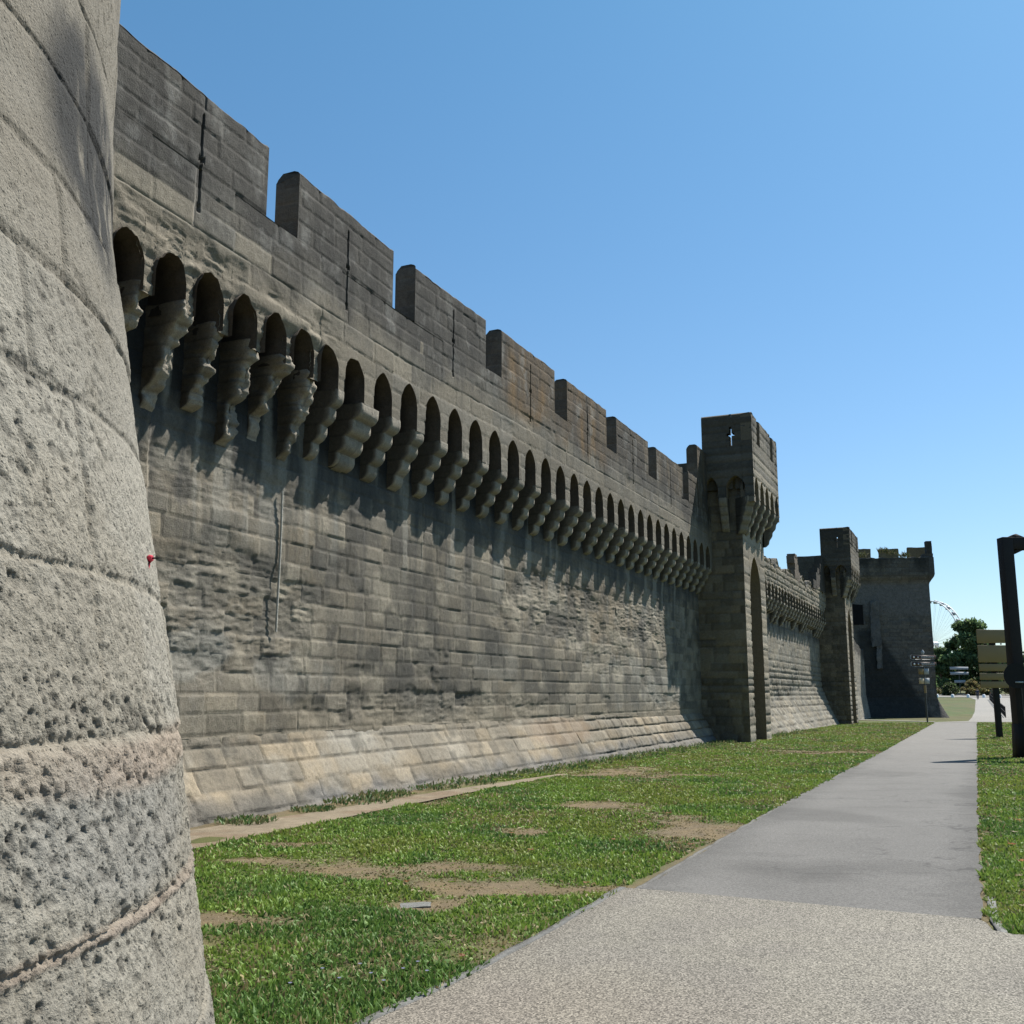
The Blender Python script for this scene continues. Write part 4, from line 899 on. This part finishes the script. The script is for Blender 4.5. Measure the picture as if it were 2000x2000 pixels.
# small lilac flowers near the forecourt edge
for k, (x, y) in enumerate([(-.79, 6.1), (-.62, 6.2), (-.95, 6.0), (-.70, 5.95), (-1.08, 6.2), (-.55, 6.35), (-.88, 6.3), (-1.2, 5.9), (-.48, 6.15)]):
    a = Acc(); z = float(gz(y)); a.tube([(x, y, z), (x+.004, y, z+.055)], .0015, 5, (.1, .16, .06)); V = [(x, y, z+.058)]+[(x+.012*math.cos(q), y+.012*math.sin(q), z+.062) for q in np.arange(8)*math.pi/4]
    a.add(V, [(0, 1+i, 1+(i+1) % 8) for i in range(8)], (.42, .45, .75)); a.build('wildflower', M_leaf, label='tiny lilac wildflower in the grass near the forecourt edge', cat='flower', group='tiny lilac flowers in the near lawn', origin=(x, y, z))
# flat stone in the lawn
a = Acc(); gs = float(gz(8.3)+(fbm(np.array([-.73*1.2]), np.array([8.3*1.2]), 4, 415)[0]-.5)*.07); rough_box(a, lambda x, y, z: np.stack([x, y, z], -1), -.84, -.62, 8.21, 8.37, gs-.08, gs+.006, (.24, .25, .25), 55, 10, .08); a.build('flat_stone', M_wall, label='pale flat stone lying in the lawn', cat='stone', origin=(-.73, 8.3, 0))
# ------------------------------------------------------------------ marker on the round tower
th = 3.85/2.8; p = RF(th, 0, 1.96); nrm = np.array((math.sin(th), math.cos(th), 0)); tan = np.array((math.cos(th), -math.sin(th), 0))
root = empty('survey_marker', tuple(p), 'small black bolt tied with red tape fixed to the round tower edge', 'marker')
a = Acc(); ax = nrm*.8+tan*.55; ax /= np.linalg.norm(ax); a.tube([p-ax*.02, p+ax*.042], [.0035, .002], 8); a.tube([p+ax*-.004, p+ax*.004], .008, 10); a.build('bolt', M_black, root)
a = Acc(); a.tube([p+ax*.004, p+ax*.009, p+ax*.016, p+ax*.020], [.006, .010, .009, .006], 10); a.tube([p+ax*.012+np.array((0, 0, -.008)), p+ax*.006+np.array((0, 0, -.02)), p+ax*.003+np.array((0, 0, -.036))], [.004, .005, .002], 6); a.build('red_tape', M_red, root)
# conduit on the wall
a = Acc(); zz = np.linspace(2.5, 4.62, 20); a.tube(WF(1.50+.015*np.sin(zz*2), -.575, zz), .018, 8, (.75, .72, .66)); a.build('conduit', M_wall, label='thin pale vertical conduit running down the rampart', cat='pipe', origin=tuple(WF(1.5, -.585, 2.5)))
# ------------------------------------------------------------------ gantry, signs and street furniture
ID = lambda x, y, z: np.stack(np.broadcast_arrays(np.asarray(x, float), np.asarray(y, float), np.asarray(z, float)), -1)
def obox(a, c, sx, sy, sz, ang=0, col=(.5, .5, .5)):
    ca, sa = math.cos(ang), math.sin(ang); T = lambda x, y, z: np.stack([c[0]+x*ca-y*sa, c[1]+x*sa+y*ca, c[2]+z], -1); a.box(-sx/2, sx/2, -sy/2, sy/2, -sz/2, sz/2, col, T)
def bevel(o, w=.01):
    m = o.modifiers.new('bevel', 'BEVEL'); m.width = w; m.segments = 2
gx0, gy0 = 13.91, 28.6; gzz = float(gz(gy0))
root = empty('gantry', (gx0, gy0, gzz), 'tall dark brown steel gantry standing at the right edge', 'gantry')
a = Acc(); H = 6.05
obox(a, (gx0, gy0, gzz+H/2), .30, .35, H); bevel(a.build('post', M_rust, root), .012)
a = Acc()
v = np.array([(gx0-.155, gy0-.19, gzz+.9), (gx0+.155, gy0-.19, gzz+.9), (gx0+.34, gy0-.19, gzz-.05), (gx0-.20, gy0-.19, gzz-.05)]); v2 = v+np.array((0, .38, 0))
a.add(np.vstack([v, v2]), [(0, 1, 2, 3), (7, 6, 5, 4), (0, 4, 5, 1), (1, 5, 6, 2), (2, 6, 7, 3), (3, 7, 4, 0)]); a.build('base_flare', M_rust, root)
a = Acc(); obox(a, (gx0+3.85, gy0, gzz+H-.172), 7.4, .33, .34); bevel(a.build('crossbar', M_rust, root), .012)
a = Acc(); y0_, y1_ = gy0-.12, gy0+.12; tri = [(gx0+.15, gzz+H-.34), (gx0+.50, gzz+H-.34), (gx0+.15, gzz+H-.50)]; V = [(x, y0_, z) for x, z in tri]+[(x, y1_, z) for x, z in tri]
a.add(V, [(0, 1, 4, 3), (1, 2, 5, 4), (2, 0, 3, 5)]); a.f3.append(np.array([(0, 2, 1), (3, 4, 5)])); tri = [(gx0+.05, gzz+H), (gx0+.27, gzz+H+.10), (gx0+.5, gzz+H)]
V = [(x, y0_, z) for x, z in tri]+[(x, y1_, z) for x, z in tri]; n0 = a.n; a.add(V, [(0, 1, 4, 3), (1, 2, 5, 4), (2, 0, 3, 5)]); a.f3.append(np.array([(0, 2, 1), (3, 4, 5)])+n0); a.build('gusset', M_rust, root)
a = Acc(); obox(a, (gx0+7.3, gy0, gzz+H/2), .44, .35, H); bevel(a.build('post', M_rust, root), .012)
# round sign seen from behind
cx, cy, cz = 13.74, 28.25, 2.08; root = empty('round_sign', (cx, cy, gzz), 'dark round traffic sign seen from behind beside the gantry post', 'road sign')
a = Acc(); a.tube([(cx, cy-.012, cz), (cx, cy+.012, cz)], .34, 40); a.build('disc', M_black, root)
a = Acc(); a.tube([(cx+.1, cy+.03, gzz-.1), (cx+.1, cy+.03, cz+.3)], .03, 10); a.build('pole', M_black, root)
a = Acc(); obox(a, (cx+.06, cy-.02, cz-.17), .22, .03, .04); a.build('bracket', M_grey, root)
# stacked direction panels seen from behind
px, py = 20.46, 43.9; pz = float(gz(py)); root = empty('direction_sign', (px, py, pz), 'stack of ochre direction panels on a dark post seen from behind', 'road sign')
a = Acc(); obox(a, (px, py+.05, pz+2.05), .24, .14, 4.1); bevel(a.build('post', M_black, root), .01)
k_ = py/2000
for (y0, y1) in ((1234, 1259.5), (1263.5, 1296), (1299, 1312.5), (1316.5, 1329), (1332, 1344)):
    zt_, zb_ = 1.6+(1355-y0)*k_*1.012, 1.6+(1355-y1)*k_*1.012
    a = Acc(); obox(a, (px+.02, py-.06, (zt_+zb_)/2), 1.42, .04, zt_-zb_, 0.02); bevel(a.build('panel', M_ochre, root), .008)
    a = Acc()
    for dx in (-.35, .35): obox(a, (px+dx, py+.0, zb_-.035), .05, .05, .06)
    a.build('clamp', M_black, root)
# fingerpost
fx, fy = 30.3, 76.2; fz = float(gz(fy)); root = empty('fingerpost', (fx, fy, fz), 'slender fingerpost with brown direction arms in front of the corner tower', 'signpost')
a = Acc(); a.tube([(fx, fy, fz), (fx, fy, fz+4.9)], .06, 10); a.build('pole', M_post, root)
a = Acc(); a.tube([(fx, fy, fz+4.9), (fx, fy, fz+5.0), (fx, fy, fz+5.1), (fx, fy, fz+5.25)], [.05, .11, .11, .02], 10); a.build('finial', M_grey, root)
for z in (4.72, 4.22):
    zc = fz+z-.02; a = Acc(); v = [(-.86, -.18), (.8, -.18), (.92, -.09), (.92, .09), (.8, .18), (-.86, .18), (-.98, .09), (-.98, -.09)]
    for s_, yy in ((1, -.07), (1, -.03)): pass
    V = [(fx-.0+p_, fy-.10, zc+q_) for p_, q_ in v]+[(fx+p_, fy-.06, zc+q_) for p_, q_ in v]
    a.add(V, [(i, (i+1) % 8, (i+1) % 8+8, i+8) for i in range(8)]); a.f3.append(np.array([(0, i, i+1) for i in range(1, 7)]+[(8, i+9, i+8) for i in range(1, 7)])); arm = a.build('arm', M_grey, root)
    a = Acc(); obox(a, (fx, fy-.115, zc), 1.78, .02, .28); o = a.build('face', M_brown, arm); o.location = (0, 0, 0)
    a = Acc(); r = np.random.default_rng(int(z*10)); x = fx-.28
    for row in (.055, -.055):
        x = fx-.2
        while x < fx+.75: w = r.uniform(.03, .10); obox(a, (x+w/2, fy-.13, zc+row), w*.7, .01, .05); x += w+.02
    obox(a, (fx-.72, fy-.13, zc), .12, .01, .12); obox(a, (fx-.42, fy-.13, zc), .08, .01, .09); o = a.build('lettering', M_white, arm); o.location = (0, 0, 0)
for z, m in ((3.66, M_ochre), (2.98, M_brown)):
    for dx, mm in ((-.26, M_ochre if z > 3.3 else flat_mat('buff_panel', (.45, .36, .24), .5)), (.14, M_grey)):
        a = Acc(); obox(a, (fx+dx, fy-.09, fz+z), .36, .03, .42); o = a.build('panel', mm, root)
a = Acc(); a.tube([(fx, fy, fz+2.1), (fx, fy, fz+2.65)], .085, 10); a.build('band', M_ochre, root)
# slim sign and rail at the right of the far path
sx_, sy_ = 41.2, 85.0; sz_ = float(gz(sy_)); root = empty('slim_sign', (sx_, sy_, sz_), 'small dark sign on a slim pole beyond the gantry', 'road sign')
a = Acc(); a.tube([(sx_, sy_, sz_), (sx_, sy_, sz_+2.7)], .05, 8); a.build('pole', M_black, root); a = Acc(); obox(a, (sx_-.02, sy_-.07, sz_+2.45), .55, .04, .4); a.build('plate', M_black, root)
p0, p1 = np.array((43.5, 92.)), np.array((78., 170.)); root = empty('railing', (p0[0], p0[1], float(gz(p0[1]))), 'thin dark railing running beside the far path', 'railing')
for hh_ in (.95, .5):
    a = Acc(); t = np.linspace(0, 1, 30)[:, None]; q = p0+(p1-p0)*t; a.tube(np.c_[q, gz(q[:, 1])+hh_], .035, 6); a.build('rail', M_black, root)
for k in range(30):
    q = p0+(p1-p0)*k/29; z = float(gz(q[1])); a = Acc(); a.tube([(q[0], q[1], z), (q[0], q[1], z+1)], .04, 6); a.build('post', M_black, root)
# white bollards by the road
def bollard(x, y):
    z = float(gz(y)); root = empty('bollard', (x, y, z), 'low pale bollard in the row before the far road', 'bollard', 'row of pale bollards before the far road')
    a = Acc(); a.tube([(x, y, z), (x, y, z+.5), (x, y, z+.6)], [.28, .25, .12], 10); a.build('body', M_white, root); return root
b0 = bollard(76.0, 186); 
for k in range(1, 12): x = 76+k*1.9*1.3; y = 186-k*.7; copy_tree(b0, (x, y, float(gz(y))))
# board in front of the trees
x, y = 88.5, 205.; z = float(gz(y)); root = empty('notice_board', (x, y, z), 'white and green notice board under the far trees', 'sign')
for dz_ in (2.6, 4.2, 5.2):
    a = Acc(); obox(a, (x, y, z+dz_), 3.6 if dz_ > 3 else 2.2, .1, .55); a.build('panel', M_grey, root)
a = Acc(); a.tube([(x, y+.15, z), (x, y+.15, z+5.4)], .09, 8); a.build('pole', M_post, root)
# ------------------------------------------------------------------ trees and hedge
def tree(x, y, h, rad, seed, label, nl=9000, trunk=.25, low=.10, nc=34, cols=((.12, .21, .10), (.17, .28, .12), (.25, .36, .15)), group='trees beyond the lawn', name='tree', lf=.32):
    r = np.random.default_rng(seed); z = float(gz(y)); root = empty(name, (x, y, z), label, 'tree' if name == 'tree' else 'bush', group)
    a = Acc(); b = np.array((x, y, z-.2)); a.tube([b, b+(0, 0, h*.3), b+(r.normal()*.3, 0, h*.6), b+(r.normal()*.5, 0, h*.85)], [trunk, trunk*.75, trunk*.4, .05], 8)
    tips = []
    for k in range(16):
        an = r.random()*6.28; zz = h*r.uniform(.25, .7); e = b+(math.cos(an)*rad*r.uniform(.4, .85), math.sin(an)*rad*r.uniform(.4, .85), zz+h*r.uniform(.08, .25)); s_ = b+(0, 0, zz); a.tube([s_, (s_+e)/2+(0, 0, .2), e], [trunk*.35, trunk*.2, .03], 6); tips.append(e)
    a.build('trunk', M_bark, root)
    C = []; 
    for k in range(nc):
        t = low+(1-low)*r.random()**.8; prof = math.sin(min(t*1.12, 1)*math.pi*.93+.15)**.7 if t < .9 else .35
        an = r.random()*6.28; rr = rad*prof*r.uniform(.25, .95); C.append((x+math.cos(an)*rr, y+math.sin(an)*rr, z+h*t*.93, rad*r.uniform(.13, .33)))
    C = np.array(C); k = r.integers(len(C), size=nl); d = r.normal(size=(nl, 3)); d /= np.linalg.norm(d, axis=1)[:, None]; q = r.random(nl)**.55*(1+.45*(r.random(nl) < .12))
    c = C[k, :3]+d*C[k, 3:]*q[:, None]*np.array((1, 1, .75)); n = r.normal(size=(nl, 3)); n /= np.linalg.norm(n, axis=1)[:, None]; u = np.cross(n, r.normal(size=(nl, 3))); u /= np.linalg.norm(u, axis=1)[:, None]; w = np.cross(n, u); s_ = lf*(.5+r.random(nl))[:, None]
    V = np.stack([c-u*s_, c+w*s_*.5, c+u*s_, c-w*s_*.5], 1); col = np.array(cols)[r.integers(len(cols), size=nl)]*(.7+.6*r.random((nl, 1)))*(.75+.5*_h(k, k, k+seed))[:, None]
    a = Acc(); i = np.arange(nl)*4; a.add(V, np.stack([i, i+1, i+2, i+3], 1), np.repeat(col[:, None], 4, 1)); a.build('crown', M_leaf, root, smooth=False); return root
tree(94.2, 212, 15.4, 6.0, 801, 'large dark tree in front of the ferris wheel', 26000, lf=.40, nc=60)
tree(88.6, 214, 9.6, 3.9, 802, 'smaller dark tree leaning toward the corner tower', 7000)
tree(95.5, 206, 8.2, 3.2, 803, 'lighter green round tree below the large tree', 7000, cols=((.14, .23, .09), (.20, .28, .11)))
tree(100.5, 222, 13.5, 5, 804, 'dark tree half hidden by the ochre panels', 9000)
tree(110, 215, 9.5, 4.6, 805, 'dark tree glimpsed right of the gantry post', 8000)
tree(118, 225, 9, 5, 806, 'dark tree at the right edge of the photograph', 8000)
for k, (x, y, h_, rd_) in enumerate([(84, 199, 2.2, 2.5), (88.5, 200, 2.8, 2.8), (92.6, 201, 2.3, 2.4), (96.4, 200, 3.0, 2.6), (100.5, 200, 2.6, 2.8), (105, 201, 2.4, 2.6), (110, 199, 2.4, 3), (80, 201, 2.4, 2.6), (115, 200, 2.6, 3)]):
    tree(x, y, h_, rd_, 820+k, ['low olive shrub in the hedge row behind the far road', 'low tawny shrub in the hedge row behind the far road'][k % 2], 2600, .08, .05, 34, [((.10, .16, .06), (.15, .20, .09)), ((.32, .26, .12), (.20, .22, .09))][k % 2], 'shrubs in the hedge row behind the far road', 'shrub', .2)
for k, (x, y, h_, rd_) in enumerate([(92, 262, 8, 6), (101, 268, 9, 6), (111, 260, 8, 6), (121, 270, 10, 7), (132, 262, 9, 7), (144, 266, 10, 7)]):
    tree(x*1.13, y, h_, rd_, 840+k, 'distant dark green tree in the belt behind the hedge', 6000, .2, .02, group='distant trees behind the hedge', lf=.5)
# weeds on top of the corner tower
for k, (x, y, z) in enumerate([(34.3, 93.9, 14.4), (32.4, 94.1, 14.0), (36.2, 93.7, 13.95), (35.0, 93.8, 14.2)]):
    o = plant('weed_tuft', x, y, .45, .75, 90, 860+k, 'dry weeds sprouting on the corner tower battlement', 'weeds', 'weeds on the corner tower top', [(.2, .19, .1), (.09, .12, .05)], .03); o.location.z = z
# ------------------------------------------------------------------ ferris wheel
wx, wy, wz, WR = 165.0, 405.0, 20.8, 16.8
root = empty('ferris_wheel', (wx, wy, float(gz(wy))), 'pale white ferris wheel half hidden behind the corner tower', 'ferris wheel')
wa = math.radians(71); wc, wsn = math.cos(wa), math.sin(wa)   # wheel plane turned away from the viewer
WP = lambda t, r, o: np.array((wx+math.cos(t)*r*wc+o*wsn, wy-math.cos(t)*r*wsn+o*wc, wz+math.sin(t)*r))
for o_ in (-1.15, 1.15):
    a = Acc(); a.tube([WP(t, WR, o_) for t in np.linspace(0, 2*math.pi, 73)], .24, 6); a.build('rim', M_white, root)
a = Acc()
for k in range(30):
    t = k*2*math.pi/30
    for o_ in (-1.15, 1.15): a.tube([WP(t, .5, 0), WP(t, WR, o_)], .035, 4)
    a.tube([WP(t, WR, -1.15), WP(t, WR, 1.15)], .10, 4)
a.build('spokes', M_white, root)
a = Acc(); a.tube([WP(0, 0, -2.4), WP(0, 0, 2.4)], 1.0, 14); a.build('hub', M_white, root)
for o_ in (-3.5, 3.5):
    for s_ in (-8, 8):
        a = Acc(); e = np.array((wx+s_*wc+o_*wsn, wy-s_*wsn+o_*wc, float(gz(wy)))); a.tube([WP(0, 0, o_*.7), e], .4, 8); a.build('support_leg', M_white, root)
for k in range(30):
    t = (k+.5)*2*math.pi/30; p = WP(t, WR, 0); a = Acc(); a.tube([p+(0, 0, -.9), p+(0, 0, -.8), p+(0, 0, .1), p+(0, 0, .5)], [.5, .9, .95, .3], 8); a.build('gondola', M_grey, root)
# ------------------------------------------------------------------ people
def person(x, y, face, stride, shirt, trousers, label):
    z = float(gz(y)); J = {'pelvis': (0, 0, .95), 'chest': (0, .02, 1.30), 'neck': (0, .02, 1.48), 'head': (0, .04, 1.62), 'crown': (0, .03, 1.74)}
    for s_, n in ((-1, 'l'), (1, 'r')):
        q = stride*s_; J.update({'hip'+n: (.10*s_, 0, .90), 'knee'+n: (.11*s_, q*.5+.04, .50), 'ankle'+n: (.11*s_, q, .09), 'toe'+n: (.12*s_, q+.16, .04), 'sh'+n: (.19*s_, .01, 1.42), 'el'+n: (.25*s_, -q*.35-.03, 1.14), 'wr'+n: (.24*s_, -q*.55+.06, .90), 'hd'+n: (.24*s_, -q*.6+.09, .81)})
    E = [('pelvis', 'chest'), ('chest', 'neck'), ('neck', 'head'), ('head', 'crown')]+[e for n in 'lr' for e in (('pelvis', 'hip'+n), ('hip'+n, 'knee'+n), ('knee'+n, 'ankle'+n), ('ankle'+n, 'toe'+n), ('chest', 'sh'+n), ('sh'+n, 'el'+n), ('el'+n, 'wr'+n), ('wr'+n, 'hd'+n))]
    Rr = dict(pelvis=.15, chest=.155, neck=.06, head=.105, crown=.07, hip=.10, knee=.065, ankle=.045, toe=.04, sh=.075, el=.05, wr=.035, hd=.04)
    def skin(name, nodes, edges, grow, mat, parent):
        idx = {n: i for i, n in enumerate(nodes)}; me = bpy.data.meshes.new(name); me.from_pydata([J[n] for n in nodes], [(idx[p], idx[q]) for p, q in edges], [])
        o = bpy.data.objects.new(name, me); S.collection.objects.link(o); m = o.modifiers.new('skin', 'SKIN'); sv = me.skin_vertices[0].data if me.skin_vertices else None
        if sv is None: me.attributes.new if False else None
        return o, idx, m
    import bmesh as bm_
    def mk(name, nodes, edges, grow, mat, parent):
        me = bpy.data.meshes.new(name); bm = bm_.new(); lay = bm.verts.layers.skin.verify(); V = {}
        for i, n in enumerate(nodes):
            v = bm.verts.new(J[n]); V[n] = v; key = n if n in Rr else n[:-1]; v[lay].radius = (Rr[key]+grow,)*2; v[lay].use_root = (i == 0)
        for p, q in edges: bm.edges.new((V[p], V[q]))
        bm.to_mesh(me); bm.free(); o = bpy.data.objects.new(name, me); S.collection.objects.link(o); o.modifiers.new('skin', 'SKIN'); s2 = o.modifiers.new('sub', 'SUBSURF'); s2.levels = 1; s2.render_levels = 2
        me.materials.append(mat); 
        if parent is not None: o.parent = parent
        return o
    body = mk('person', list(J), E, 0, M_skin, None); body.location = (x, y, z); body.rotation_euler = (0, 0, face); tag(body, label, 'person')
    up = ['chest', 'pelvis', 'shl', 'ell', 'shr', 'elr']; mk('shirt', up, [('chest', 'pelvis'), ('chest', 'shl'), ('shl', 'ell'), ('chest', 'shr'), ('shr', 'elr')], .02, shirt, body)
    lo = ['pelvis', 'hipl', 'kneel', 'anklel', 'hipr', 'kneer', 'ankler']; mk('trousers', lo, [('pelvis', 'hipl'), ('hipl', 'kneel'), ('kneel', 'anklel'), ('pelvis', 'hipr'), ('hipr', 'kneer'), ('kneer', 'ankler')], .018, trousers, body)
    a = Acc(); a.tube([(0, .02, 1.60), (0, .01, 1.68), (0, .01, 1.76), (0, .01, 1.80)], [.10, .118, .10, .03], 12); h_ = a.build('hair', M_bark, None); h_.parent = body; return body
Mb = flat_mat('navy_cloth', (.03, .035, .06), .8); Mk = flat_mat('black_cloth', (.02, .02, .022), .8); Mo = flat_mat('olive_cloth', (.09, .085, .05), .8)
person(77.2, 172.5, math.radians(165), .18, Mb, Mb, 'person in dark blue clothes walking on the far path')
person(80.3, 174.0, math.radians(-10), .22, Mo, Mk, 'person in olive top and dark trousers walking away on the far path')
